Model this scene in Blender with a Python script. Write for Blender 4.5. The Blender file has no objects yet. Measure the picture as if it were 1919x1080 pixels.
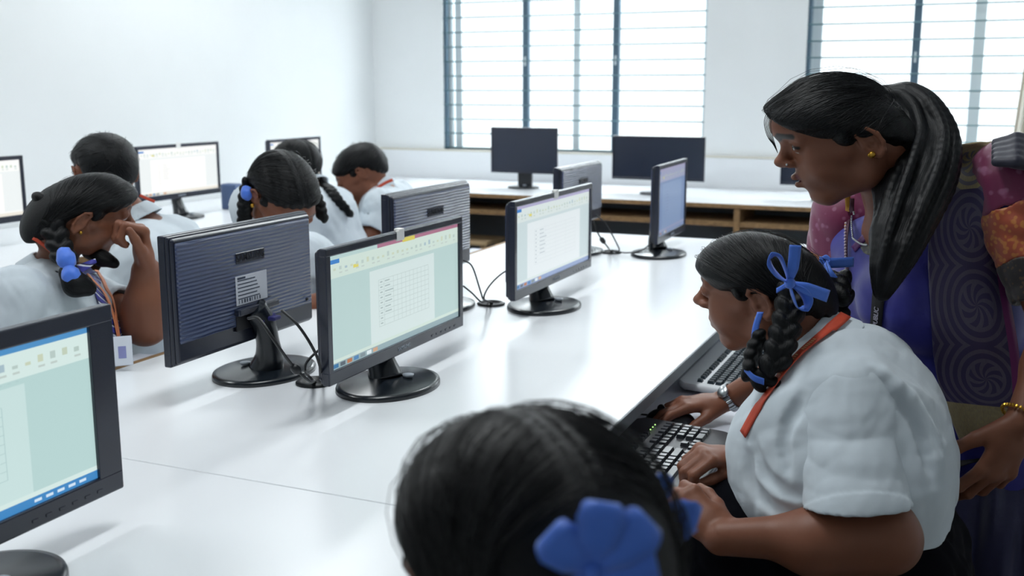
import bpy, bmesh, math, random
import numpy as np
from mathutils import Vector, Matrix
random.seed(7); np.random.seed(7)
S = bpy.context.scene; COL = S.collection
PI = math.pi

# ------------------------------------------------------------------ camera survey
# the table's long edges run along +Y, the window wall along X; camera at (0,0,1.35)
FPX = 2000.0; CXP, CYP = 959.5, 540.0; ZC = 1.35
PITCH = math.atan((CYP-166)/FPX)
_d = np.array([1835-CXP, CYP-166, FPX])
YAW = math.atan2(_d[0], _d[2]*math.cos(PITCH)+_d[1]*math.sin(PITCH))
HD = np.array([-math.sin(YAW), math.cos(YAW), 0.]); RT = np.array([math.cos(YAW), math.sin(YAW), 0.]); UZ = np.array([0., 0., 1.])
FW = HD*math.cos(PITCH)-UZ*math.sin(PITCH); UPV = HD*math.sin(PITCH)+UZ*math.cos(PITCH)
def P(x, y, D):
    """a point of the room sighted at (x, y) in the photo, D metres in front of the camera"""
    return (FW + RT*(x-CXP)/FPX + UPV*(CYP-y)/FPX)*D + UZ*ZC

# ------------------------------------------------------------------ materials
def lin(c):
    if isinstance(c, str):
        c = c.lstrip('#'); c = tuple(int(c[i:i+2], 16)/255 for i in (0, 2, 4))
    return tuple((v/12.92 if v <= .04045 else ((v+.055)/1.055)**2.4) for v in c)
MATS = {}
def mat(name, color, rough=.5, metal=0., emit=None, es=1., noise=None, bump=None, spec=None, attr=None, coat=0., sheen=0.):
    if name in MATS: return MATS[name]
    m = bpy.data.materials.new(name); m.use_nodes = True
    nt = m.node_tree; b = nt.nodes['Principled BSDF']; N = nt.nodes.new; L = nt.links.new
    col = (*lin(color), 1)
    b.inputs['Base Color'].default_value = col
    b.inputs['Roughness'].default_value = rough; b.inputs['Metallic'].default_value = metal
    if spec is not None: b.inputs['Specular IOR Level'].default_value = spec
    if coat: b.inputs['Coat Weight'].default_value = coat; b.inputs['Coat Roughness'].default_value = .2
    if sheen: b.inputs['Sheen Weight'].default_value = sheen
    if emit is not None:
        b.inputs['Emission Color'].default_value = (*lin(emit), 1); b.inputs['Emission Strength'].default_value = es
    tc = N('ShaderNodeTexCoord')
    src = None
    if attr:
        a = N('ShaderNodeAttribute'); a.attribute_name = attr; src = a.outputs['Color']
    if noise:   # (scale, amount)
        n = N('ShaderNodeTexNoise'); n.inputs['Scale'].default_value = noise[0]; n.inputs['Detail'].default_value = 4
        L(tc.outputs['Object'], n.inputs['Vector'])
        mr = N('ShaderNodeMapRange'); mr.inputs['From Min'].default_value = .3; mr.inputs['From Max'].default_value = .7
        mr.inputs['To Min'].default_value = 1-noise[1]; mr.inputs['To Max'].default_value = 1+noise[1]
        L(n.outputs['Fac'], mr.inputs['Value'])
        mx = N('ShaderNodeVectorMath'); mx.operation = 'SCALE'
        if src: L(src, mx.inputs[0])
        else: mx.inputs[0].default_value = col[:3]
        L(mr.outputs['Result'], mx.inputs['Scale']); src = mx.outputs['Vector']
    if src: L(src, b.inputs['Base Color'])
    if bump:    # (scale, strength, distance)
        n = N('ShaderNodeTexNoise'); n.inputs['Scale'].default_value = bump[0]; n.inputs['Detail'].default_value = 3
        L(tc.outputs['Object'], n.inputs['Vector'])
        bp = N('ShaderNodeBump'); bp.inputs['Strength'].default_value = bump[1]; bp.inputs['Distance'].default_value = bump[2]
        L(n.outputs['Fac'], bp.inputs['Height']); L(bp.outputs['Normal'], b.inputs['Normal'])
    MATS[name] = m; return m

def hair_mat(name, base=(.0028, .0033, .0042), rough=.42):
    """strand texture read along the combing direction stored in the 'flow' attribute"""
    if name in MATS: return MATS[name]
    m = bpy.data.materials.new(name); m.use_nodes = True
    nt = m.node_tree; b = nt.nodes['Principled BSDF']; N = nt.nodes.new; L = nt.links.new
    a = N('ShaderNodeAttribute'); a.attribute_name = 'flow'
    n = N('ShaderNodeTexNoise'); n.inputs['Scale'].default_value = 1; n.inputs['Detail'].default_value = 5; n.inputs['Roughness'].default_value = .65
    L(a.outputs['Vector'], n.inputs['Vector'])
    bp = N('ShaderNodeBump'); bp.inputs['Strength'].default_value = .55; bp.inputs['Distance'].default_value = .003
    L(n.outputs['Fac'], bp.inputs['Height']); L(bp.outputs['Normal'], b.inputs['Normal'])
    cr = N('ShaderNodeValToRGB'); cr.color_ramp.elements[0].position = .35; cr.color_ramp.elements[1].position = .7
    cr.color_ramp.elements[0].color = (*[c*.6 for c in base], 1); cr.color_ramp.elements[1].color = (*[c*2.0 for c in base], 1)
    L(n.outputs['Fac'], cr.inputs['Fac']); L(cr.outputs['Color'], b.inputs['Base Color'])
    b.inputs['Roughness'].default_value = rough; b.inputs['Specular IOR Level'].default_value = .2
    MATS[name] = m; return m

# ------------------------------------------------------------------ object helpers
def finish(o, label=None, cat=None, group=None, kind=None):
    if label: o['label'] = label
    if cat: o['category'] = cat
    if group: o['group'] = group
    if kind: o['kind'] = kind
    return o
def link(name, me, m=None, parent=None, loc=None):
    o = bpy.data.objects.new(name, me); COL.objects.link(o)
    if m is not None:
        for mm in (m if isinstance(m, (list, tuple)) else [m]): me.materials.append(mm)
    if parent is not None: o.parent = parent
    if loc is not None: o.location = loc
    return o
def thing(name, label, cat, loc=(0, 0, 0), rz=0., group=None):
    o = bpy.data.objects.new(name, None); COL.objects.link(o); o.empty_display_size = .05
    o.location = loc; o.rotation_euler = (0, 0, rz)
    return finish(o, label, cat, group)
class MB:
    """collects shapes into one mesh"""
    def __init__(s): s.bm = bmesh.new(); s.mi = 0
    def _tag(s, vs):
        fs = set(f for v in vs for f in v.link_faces)
        for f in fs: f.material_index = s.mi
    def box(s, x0, x1, y0, y1, z0, z1, bev=0., seg=2, M=None):
        r = bmesh.ops.create_cube(s.bm, size=1); vs = r['verts']
        for v in vs:
            v.co = Vector(((x0+x1)/2+v.co.x*(x1-x0), (y0+y1)/2+v.co.y*(y1-y0), (z0+z1)/2+v.co.z*(z1-z0)))
        s._tag(vs)
        if bev:
            es = list(set(e for v in vs for e in v.link_edges))
            r = bmesh.ops.bevel(s.bm, geom=es, offset=bev, segments=seg, profile=.5, affect='EDGES', material=s.mi)
            vs = list(set(list(r['verts'])+[v for v in vs if v.is_valid]))
        if M is not None: bmesh.ops.transform(s.bm, matrix=M, verts=[v for v in vs if v.is_valid])
        return s
    def tube(s, pts, r, n=10, caps=True):
        pts = [Vector(p) for p in pts]; rs = r if isinstance(r, (list, tuple)) else [r]*len(pts)
        rings = []; up = None
        for i, p in enumerate(pts):
            t = (pts[min(i+1, len(pts)-1)]-pts[max(i-1, 0)]).normalized()
            if up is None: up = t.orthogonal().normalized()
            up = (up-t*up.dot(t)).normalized(); sd = t.cross(up)
            rings.append([s.bm.verts.new(p+(up*math.cos(a)+sd*math.sin(a))*rs[i]) for a in (2*PI*k/n for k in range(n))])
        for a, b in zip(rings, rings[1:]):
            for k in range(n):
                f = s.bm.faces.new((a[k], a[(k+1) % n], b[(k+1) % n], b[k])); f.material_index = s.mi; f.smooth = True
        if caps:
            for q in (rings[0][::-1], rings[-1]): s.bm.faces.new(q).material_index = s.mi
        return s
    def lathe(s, prof, n=48, sx=1, sy=1, c=(0, 0, 0)):
        rings = []
        for r, z in prof:
            rings.append([s.bm.verts.new((c[0]+r*sx*math.cos(2*PI*k/n), c[1]+r*sy*math.sin(2*PI*k/n), c[2]+z)) for k in range(n)])
        for a, b in zip(rings, rings[1:]):
            for k in range(n):
                f = s.bm.faces.new((a[k], a[(k+1) % n], b[(k+1) % n], b[k])); f.material_index = s.mi; f.smooth = True
        for q in (rings[0][::-1], rings[-1]): s.bm.faces.new(q).material_index = s.mi
        return s
    def quad(s, *ps):
        f = s.bm.faces.new([s.bm.verts.new(p) for p in ps]); f.material_index = s.mi; return s
    def sphere(s, c, r, sc=(1, 1, 1), n=16):
        q = bmesh.ops.create_uvsphere(s.bm, u_segments=n, v_segments=n//2+2, radius=r)
        for v in q['verts']: v.co = Vector((v.co.x*sc[0]+c[0], v.co.y*sc[1]+c[1], v.co.z*sc[2]+c[2]))
        s._tag(q['verts'])
        for f in set(f for v in q['verts'] for f in v.link_faces): f.smooth = True
        return s
    def mesh(s, name):
        bmesh.ops.recalc_face_normals(s.bm, faces=s.bm.faces)
        me = bpy.data.meshes.new(name); s.bm.to_mesh(me); s.bm.free(); return me
    def build(s, name, m, parent=None, loc=None): return link(name, s.mesh(name), m, parent, loc)
def text_mesh(txt, size, extrude=.0004, spacing=1.0):
    c = bpy.data.curves.new('lettering', 'FONT'); c.body = txt; c.size = size; c.extrude = extrude
    c.align_x = 'CENTER'; c.align_y = 'CENTER'; c.space_character = spacing; c.offset = size*.012
    o = bpy.data.objects.new('lettering', c); COL.objects.link(o)
    dg = bpy.context.evaluated_depsgraph_get()
    me = bpy.data.meshes.new_from_object(o.evaluated_get(dg)); bpy.data.objects.remove(o); return me
def text(txt, size, m, parent, Mx, name='lettering', **k):
    me = text_mesh(txt, size, **k); me.transform(Mx); me.materials.clear(); return link(name, me, m, parent)
def copy_tree(o, parent=None):
    c = o.copy(); COL.objects.link(c)
    if parent is not None: c.parent = parent
    for ch in list(o.children): copy_tree(ch, c)
    return c
def frame_matrix(o, x, y, z):
    m = Matrix.Identity(4)
    for i, a in enumerate((x, y, z)):
        for j in range(3): m[j][i] = a[j]
    for j in range(3): m[j][3] = o[j]
    return m

# ------------------------------------------------------------------ implicit surfaces (for bodies, clothes and hair)
V = lambda *a: np.array(a if len(a) > 1 else a[0], dtype=np.float64)
def unit(v): v = np.asarray(v, float); return v/np.linalg.norm(v)
def ell(c, r, M=None, k=.01, sign=1):
    c = V(c); r = V(r); M = np.eye(3) if M is None else np.asarray(M)  # rows = axes
    ext = np.sqrt(((M*r[:, None])**2).sum(0))
    def fn(X):
        p = (X-c) @ M.T
        k0 = np.sqrt(((p/r)**2).sum(1)); k1 = np.sqrt(((p/(r*r))**2).sum(1))
        return k0*(k0-1)/np.maximum(k1, 1e-6)
    return (sign, fn, c-ext, c+ext, k)
def cone(a, b, ra, rb, k=.01, sign=1, flat=None):
    """tapered capsule; flat=(axis, s) squashes its section along axis"""
    a = V(a); b = V(b); ba = b-a; L2 = max(float(ba @ ba), 1e-9); R = max(ra, rb)
    if flat is not None: n = unit(flat[0]); fs = flat[1]
    e = R*max(1, fs if flat is not None else 1)
    def fn(X):
        p = X-a
        h = np.clip(p @ ba/L2, 0, 1)
        q = p-h[:, None]*ba
        if flat is not None:
            t = q @ n; q = q+np.outer(t*(1/fs-1), n)
        return np.sqrt((q*q).sum(1))-(ra+(rb-ra)*h)
    return (sign, fn, np.minimum(a, b)-e, np.maximum(a, b)+e, k)
def chain(pts, rs, k=.01, sign=1, flat=None):
    pts = [V(p) for p in pts]; rs = rs if isinstance(rs, (list, tuple)) else [rs]*len(pts)
    return [cone(pts[i], pts[i+1], rs[i], rs[i+1], k, sign, flat) for i in range(len(pts)-1)]
def rbox(c, half, M=None, rad=.003, k=.002, sign=1):
    c = V(c); half = V(half); M = np.eye(3) if M is None else np.asarray(M)
    ext = np.abs(M.T) @ half
    def fn(X):
        q = np.abs((X-c) @ M.T)-(half-rad)
        return np.sqrt((np.maximum(q, 0)**2).sum(1))+np.minimum(q.max(1), 0)-rad
    return (sign, fn, c-ext, c+ext, k)
def custom(fn, lo, hi, k=.005, sign=-1): return (sign, fn, V(lo), V(hi), k)
def half(p, n, lo, hi, k=.004):
    """cuts away everything on the side n points to"""
    p = V(p); n = unit(n)
    return (-1, lambda X: -((X-p) @ n), V(lo), V(hi), k)
def bez(pts, n=12):
    """Catmull-Rom through pts"""
    pts = [V(p) for p in pts]; q = [2*pts[0]-pts[1]]+pts+[2*pts[-1]-pts[-2]]; out = []
    for i in range(1, len(q)-2):
        for t in np.linspace(0, 1, n, endpoint=False):
            a, b, c, d = q[i-1], q[i], q[i+1], q[i+2]
            out.append(.5*(2*b+(c-a)*t+(2*a-5*b+4*c-d)*t*t+(-a+3*b-3*c+d)*t**3))
    out.append(pts[-1]); return out
_E = [(0,1),(0,2),(0,4),(1,3),(1,5),(2,3),(2,6),(3,7),(4,5),(4,6),(5,7),(6,7)]
_C = np.array([[(i >> 0) & 1, (i >> 1) & 1, (i >> 2) & 1] for i in range(8)])
def polygonize(ops, vox, disp=None, smooth=1, n=20):
    ops = [o for o in ops]
    pos = [o for o in ops if o[0] > 0]
    lo = np.min([o[2]-2.5*o[4] for o in pos], 0)-3*vox; hi = np.max([o[3]+2.5*o[4] for o in pos], 0)+3*vox
    nb = np.ceil((hi-lo)/(vox*n)).astype(int)
    dim = nb*n+2
    g = np.arange(n+1); G = np.stack(np.meshgrid(g, g, g, indexing='ij'), -1).reshape(-1, 3)
    keys = []; verts = []; quads = []
    key = lambda I: (I[..., 0]*dim[1]+I[..., 1])*dim[2]+I[..., 2]
    pl = np.array([o[2]-2.5*o[4] for o in ops])-2*vox-.003; ph = np.array([o[3]+2.5*o[4] for o in ops])+2*vox+.003
    sg = np.array([o[0] for o in ops])
    for bx in range(nb[0]):
        for by in range(nb[1]):
            for bz in range(nb[2]):
                B = np.array([bx, by, bz])*n; b0 = lo+B*vox; b1 = b0+n*vox
                hit = np.all((pl <= b1) & (ph >= b0), 1)
                if not (hit & (sg > 0)).any(): continue
                X = b0+G*vox; d = np.full(len(X), 1.0)
                for i in np.nonzero(hit)[0]:
                    s, fn, _, _, k = ops[i]
                    e = fn(X)
                    if s > 0:
                        if k > 0: h = np.maximum(k-np.abs(d-e), 0)/k; d = np.minimum(d, e)-h*h*k*.25
                        else: d = np.minimum(d, e)
                    else:
                        e = -e
                        if k > 0: h = np.maximum(k-np.abs(d-e), 0)/k; d = np.maximum(d, e)+h*h*k*.25
                        else: d = np.maximum(d, e)
                if disp is not None:
                    near = np.abs(d) < 6*vox+.01
                    if near.any(): d[near] += disp(X[near])
                D = d.reshape(n+1, n+1, n+1); neg = D < 0
                if neg.all() or not neg.any(): continue
                cnt = sum(neg[a:a+n, b:b+n, c:c+n].astype(np.int8) for a, b, c in _C)
                I = np.argwhere((cnt > 0) & (cnt < 8))
                if len(I) == 0: continue
                cv = np.stack([D[I[:, 0]+a, I[:, 1]+b, I[:, 2]+c] for a, b, c in _C], 1)
                acc = np.zeros((len(I), 3)); w = np.zeros(len(I))
                for a, b in _E:
                    va, vb = cv[:, a], cv[:, b]; x = (va < 0) != (vb < 0)
                    t = np.where(x, va/np.where(x, va-vb, 1), 0)
                    acc += np.where(x[:, None], _C[a]+t[:, None]*(_C[b]-_C[a]), 0); w += x
                verts.append(b0+(I+acc/w[:, None])*vox); keys.append(key(I+B+1))
                for ax in range(3):
                    A = neg[:n, :n, :n]; sl = [slice(0, n)]*3; sl[ax] = slice(1, n+1); Bn = neg[tuple(sl)]
                    J = np.argwhere(A != Bn)
                    if len(J) == 0: continue
                    fl = A[J[:, 0], J[:, 1], J[:, 2]]
                    u = np.zeros(3, int); v = np.zeros(3, int); u[(ax+1) % 3] = 1; v[(ax+2) % 3] = 1
                    K = J+B+1
                    q = np.stack([key(K-u-v), key(K-v), key(K), key(K-u)], 1)
                    q[~fl] = q[~fl][:, ::-1]; quads.append(q)
    keys = np.concatenate(keys); verts = np.concatenate(verts); quads = np.concatenate(quads)
    o = np.argsort(keys); keys = keys[o]; verts = verts[o]
    ix = np.clip(np.searchsorted(keys, quads), 0, len(keys)-1)
    F = ix[(keys[ix] == quads).all(1)]
    for _ in range(smooth):
        acc = np.zeros_like(verts); w = np.zeros(len(verts))
        for a, b in ((0, 1), (1, 2), (2, 3), (3, 0)):
            np.add.at(acc, F[:, a], verts[F[:, b]]); np.add.at(w, F[:, a], 1)
        verts = verts*.4+.6*acc/np.maximum(w, 1)[:, None]
    return verts, F
def np_mesh(name, verts, F, origin=(0, 0, 0)):
    me = bpy.data.meshes.new(name); verts = verts-V(origin)
    me.vertices.add(len(verts)); me.vertices.foreach_set('co', verts.astype(np.float32).ravel())
    me.loops.add(F.size); me.loops.foreach_set('vertex_index', F.astype(np.int32).ravel())
    me.polygons.add(len(F)); me.polygons.foreach_set('loop_start', np.arange(0, F.size, F.shape[1], dtype=np.int32))
    me.polygons.foreach_set('use_smooth', np.ones(len(F), bool))
    me.update(calc_edges=True); me.validate(); return me
def sdf_obj(name, ops, vox, m, parent=None, origin=(0, 0, 0), color=None, flow=None, disp=None, smooth=1):
    v, F = polygonize(ops, vox, disp, smooth)
    me = np_mesh(name, v, F, origin)
    if color is not None:
        a = me.attributes.new('tint', 'FLOAT_COLOR', 'POINT'); c = np.ones((len(v), 4), np.float32); c[:, :3] = color(v); a.data.foreach_set('color', c.ravel())
    if flow is not None:
        a = me.attributes.new('flow', 'FLOAT_VECTOR', 'POINT'); a.data.foreach_set('vector', flow(v).astype(np.float32).ravel())
    return link(name, me, m, parent)
# ------------------------------------------------------------------ the room
WY = 6.55; WX = -3.86; RX = 2.3; BY = -2.2; CZ = 3.0
m_wall = mat('wall_paint', '#eef1f2', .75, noise=(3, .012))
m_wall2 = mat('wall_paint_lower', '#eef1f4', .6)
m_trim = mat('ledge_paint', '#d9d6c9', .6)
m_floor = mat('floor_tile', '#8b8a86', .4, noise=(6, .08))
m_ceil = mat('ceiling_paint', '#eef0f0', .8)
m_alu = mat('window_aluminium', '#8ba3b4', .45, metal=.2)
m_frame = mat('window_frame_dark', '#4d6678', .45)
m_lightframe = mat('window_frame_light', '#cfd9dd', .5)
m_rod = mat('grille_rod', '#5c7f88', .5)
def structure(o): o['kind'] = 'structure'; return o
b = MB(); b.box(WX-.3, RX+.2, BY-.2, WY+.3, -.1, 0); structure(b.build('floor', m_floor))
b = MB(); b.box(WX-.3, RX+.2, BY-.2, WY+.3, CZ, CZ+.1); structure(b.build('ceiling', m_ceil))
b = MB(); b.box(WX-.2, WX, BY-.2, WY+.2, 0, CZ); structure(b.build('wall_left', m_wall))
b = MB(); b.box(RX, RX+.2, BY-.2, WY+.2, 0, CZ); structure(b.build('wall_right', m_wall))
b = MB(); b.box(WX, RX, BY-.2, BY, 0, CZ); structure(b.build('wall_front', m_wall))
WINS = [(-3.325, -1.535), (-.945, 1.55)]
SILL, HEAD = 1.03-.085, 2.45
b = MB()
xs = [WX]+[x for w in WINS for x in w]+[RX]
for x0, x1 in zip(xs[0::2], xs[1::2]): b.box(x0, x1, WY, WY+.2, SILL, HEAD)
b.box(WX, RX, WY, WY+.2, HEAD, CZ); b.box(WX, RX, WY, WY+.2, 0, SILL)
structure(b.build('wall_back', m_wall))
b = MB(); b.box(WX, RX, WY-.025, WY, 0, SILL-.012); structure(b.build('trim_1', m_wall2))       # thicker dado below the sill line
b = MB(); b.box(WX, RX, WY-.03, WY, SILL-.012, SILL, .003); structure(b.build('trim_2', m_trim))
def window(i, x0, x1, mulls, light, rods=14):
    w = bpy.data.objects.new('window_%d' % i, None); COL.objects.link(w); w.location = ((x0+x1)/2, WY, SILL); w['kind'] = 'structure'
    cx = (x0+x1)/2; X0, X1 = x0-cx, x1-cx; H = HEAD-SILL
    f = MB(); t = .03
    f.box(X0, X0+t, .07, .13, 0, H, .003); f.box(X1-t, X1, .07, .13, 0, H, .003); f.box(X0, X1, .07, .13, 0, .010, .003); f.box(X0, X1, .07, .13, H-t, H, .003)
    f.build('window_frame', m_lightframe, w)
    f = MB(); f.box(X0, X0+.022, .015, .05, 0, H, .003); f.build('grille_rail', m_frame, w)
    for k, (a, wd) in enumerate(mulls):
        f = MB(); f.box(a-cx-wd/2, a-cx+wd/2, .03, .07, .0, H, .003); f.build('mullion', m_frame, w)
        f = MB(); f.box(a-cx-.006, a-cx+.006, .02, .03, .55, .61, .002); f.build('latch', m_lightframe, w)
    for a, wd in light:
        f = MB(); f.box(a-cx-wd/2, a-cx+wd/2, .085, .12, .0, H, .003); f.build('sash_stile', m_lightframe, w)
    r = MB()
    for k in range(rods+1):
        z = .095*k+.012
        if z < H: r.tube([(X0, .012, z), (X1, .012, z)], .0045, 8)
    r.build('grille_rods', m_rod, w)
    g = MB(); g.box(X0+.01, X1-.01, .098, .102, .01, H-.01)
    g.build('glass', m_glass, w)
    s = MB(); s.box(X0, X1, -.02, .07, -.012, 0, .003); s.build('window_sill', m_wall2, w)
    return w
m_glass = bpy.data.materials.new('window_glass'); m_glass.use_nodes = True
_b = m_glass.node_tree.nodes['Principled BSDF']; _b.inputs['Transmission Weight'].default_value = 1; _b.inputs['Roughness'].default_value = 0; _b.inputs['IOR'].default_value = 1.03
_b.inputs['Base Color'].default_value = (.96, .99, 1, 1)
window(1, *WINS[0], [(-2.737, .04), (-2.12, .04)], [(-3.25, .05), (-2.40, .045)])
window(2, *WINS[1], [(-.345, .042), (.55, .042), (1.1, .042)], [(-.90, .06), (-.02, .06)])
# white curtain gathered at the window's right end
b = MB()
N = 60
prev = None
for i in range(N+1):
    t = i/N; c = []
    for z, xa in ((.80, .170), (1.26, .198), (1.6, .222), (2.0, .245), (2.52, .27)):
        c.append(b.bm.verts.new((xa+.36*t, WY-.06+.022*math.sin(i*.95), z)))
    if prev:
        for k in range(4):
            f = b.bm.faces.new((prev[k], c[k], c[k+1], prev[k+1])); f.smooth = True
    prev = c
o = b.build('curtain', mat('curtain_cloth', '#efe9dc', .9)); sm = o.modifiers.new('thickness', 'SOLIDIFY'); sm.thickness = .003
c_ = MB(); c_.tube([(-1.0, WY-.06, 2.53), (1.65, WY-.06, 2.53)], .011, 12); c_.build('curtain_rod', m_alu, o)
finish(o, 'cream curtain hanging at the right end of the window behind the woman', 'curtain')
# ------------------------------------------------------------------ desks and counters
m_top = mat('white_laminate', '#edf0f4', .26, noise=(2.5, .01), spec=.5)
m_ply = mat('plywood_edge', '#8d6f4c', .7, noise=(40, .25))
m_greyedge = mat('grey_edge_band', '#6f757b', .5)
m_under = mat('desk_board', '#c9ccd6', .55)
m_dark = mat('dark_panel', '#5c646e', .6)
m_black = mat('black_plastic', '#0d0f13', .42)
TXL, TXR, TZ = -1.692, -.56, .75
def desk(label, y0, y1, near=False):
    d = thing('computer_desk', label, 'desk', ((TXL+TXR)/2, (y0+y1)/2, 0), 0, 'white double-sided computer desks')
    hx, hy = (TXR-TXL)/2, (y1-y0)/2
    b = MB(); b.box(-hx+.016, hx-.004, -hy, hy, TZ-.025, TZ, .0012, 1); b.build('tabletop', m_top, d)
    b = MB(); b.box(-hx, -hx+.016, -hy, hy, TZ-.026, TZ+.0006, .0008, 1); b.build('left_edge_band', m_ply, d)
    b = MB(); b.box(hx-.004, hx, -hy, hy, TZ-.026, TZ, .0008, 1); b.build('right_edge_band', m_greyedge, d)
    for s in (-1, 1):
        b = MB(); b.box(s*hx-(.30 if s > 0 else -.02), s*hx-(-.18 if s > 0 else .32), -hy+.03, hy-.03, TZ-.115, TZ-.097, .002, 1)
        b.build('keyboard_tray', m_under, d)
        b = MB(); b.box(s*(hx-.36)-.008, s*(hx-.36)+.008, -hy+.03, hy-.03, TZ-.115, TZ-.025); b.build('tray_back', m_dark, d)
    n = 2 if y1-y0 < 2 else 3
    for k in range(n):
        yy = -hy+.05+(2*hy-.1)*k/(n-1)
        b = MB(); b.box(-hx+.06, hx-.06, yy-.012, yy+.012, 0, TZ-.115, .002, 1); b.build('panel_leg', m_under, d)
    b = MB(); b.box(-.009, .009, -hy+.05, hy-.05, .12, TZ-.03); b.build('modesty_panel', m_under, d)
    return d
d1 = desk('white double-sided computer desk nearest the camera, in front of the seam', -.55, 1.2885)
d2 = desk('long white double-sided computer desk beyond the seam, five monitors stand on it', 1.2905, 4.26)
def grommet(d, x, y):
    b = MB(); b.lathe([(.038, 0), (.04, .004), (.034, .007), (.028, .007), (.027, .0015), (.001, .001)], 32)
    o = b.build('cable_grommet', m_black, d); o.location = (x-d.location.x, y-d.location.y, TZ)
GR = [(-1.218, 1.800), (-1.222, 2.69), (-1.212, 3.746)]
for g in GR: grommet(d2, *g)
def counter(label, name, x0, x1, y0, y1, axis, divs):
    c = thing(name, label, 'counter', ((x0+x1)/2, (y0+y1)/2, 0), 0)
    cx, cy = (x0+x1)/2, (y0+y1)/2
    X0, X1, Y0, Y1 = x0-cx, x1-cx, y0-cy, y1-cy
    b = MB(); b.box(X0, X1, Y0+(.003 if axis == 'x' else 0), Y1, TZ-.022, TZ, .001, 1) if axis == 'x' else b.box(X0, X1-.003, Y0, Y1, TZ-.022, TZ, .001, 1)
    b.build('countertop', m_top, c)
    if axis == 'x':
        b = MB(); b.box(X0, X1, Y0, Y0+.003, TZ-.023, TZ-.001); b.build('front_edge', m_ply, c)
        b = MB(); b.box(X0, X1, Y0+.01, Y0+.40, TZ-.122, TZ-.097); b.build('keyboard_shelf', m_ply, c)
        b = MB(); b.box(X0, X1, Y0+.42, Y0+.44, .02, TZ-.022); b.build('shade_panel', m_dark, c)  # dark grey sheet paints in the shaded wall under the worktop
        for x in divs: b = MB(); b.box(x-cx-.016, x-cx+.016, Y0+.006, Y0+.42, .0, TZ-.022, .001, 1); b.build('divider', m_ply, c)
    else:
        b = MB(); b.box(X1-.003, X1, Y0, Y1, TZ-.023, TZ-.001); b.build('front_edge', m_ply, c)
        b = MB(); b.box(X1-.40, X1-.01, Y0, Y1, TZ-.122, TZ-.097); b.build('keyboard_shelf', m_ply, c)
        b = MB(); b.box(X1-.44, X1-.42, Y0, Y1, .02, TZ-.022); b.build('shade_panel', m_dark, c)  # shade below the worktop, put into this sheet's dark colour
        for y in divs: b = MB(); b.box(X1-.42, X1-.006, y-cy-.016, y-cy+.016, .0, TZ-.022, .001, 1); b.build('divider', m_ply, c)
    return c
counter('white worktop with plywood edge running along under the barred windows', 'window_counter', WX+.005, RX-.02, 5.62, WY-.03, 'x', [-3.4, -2.2, -1.128, -.05, 1.0, 1.9])
counter('white worktop running along the blank left wall', 'wall_counter', WX+.005, -2.95, 1.0, 5.60, 'y', [1.3, 2.4, 3.6, 4.75])

# ------------------------------------------------------------------ monitors
m_bez = mat('monitor_plastic', '#1d2334', .27, spec=.7)
m_base = mat('glossy_base_plastic', '#151b22', .24, spec=.55)
m_logo = mat('logo_grey', '#9aa2ad', .4)
m_logod = mat('logo_dark', '#0b0c12', .35)
m_stick = mat('label_paper', '#d7dbe3', .6)
m_ink = mat('label_ink', '#3c4658', .7)
m_off = mat('dark_screen', '#1d2638', .22, spec=.6)
m_tag = mat('paper_tag', '#f0f0ee', .7)
m_vga = mat('vga_plug_blue', '#2a2a66', .45)
m_cable = mat('cable_black', '#0f1216', .45)
m_back = bpy.data.materials.new('rippled_back'); m_back.use_nodes = True
def _rip():
    nt = m_back.node_tree; b = nt.nodes['Principled BSDF']; N = nt.nodes.new; L = nt.links.new
    b.inputs['Base Color'].default_value = (*lin('#324064'), 1); b.inputs['Roughness'].default_value = .26; b.inputs['Specular IOR Level'].default_value = .85
    tc = N('ShaderNodeTexCoord'); w = N('ShaderNodeTexWave'); w.bands_direction = 'Z'; w.inputs['Scale'].default_value = 40; w.inputs['Distortion'].default_value = 2.2
    w.inputs['Detail'].default_value = 1; w.inputs['Detail Scale'].default_value = .55
    mp = N('ShaderNodeMapping'); mp.inputs['Scale'].default_value = (.45, .45, 1)
    L(tc.outputs['Object'], mp.inputs['Vector']); L(mp.outputs['Vector'], w.inputs['Vector'])
    bp = N('ShaderNodeBump'); bp.inputs['Strength'].default_value = .75; bp.inputs['Distance'].default_value = .0025
    L(w.outputs['Fac'], bp.inputs['Height']); L(bp.outputs['Normal'], b.inputs['Normal'])
_rip()
def em(c, s=1.):
    return mat('screen_'+c+str(s), '#05070a', .35, emit=c, es=s*.82, spec=.25)
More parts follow.
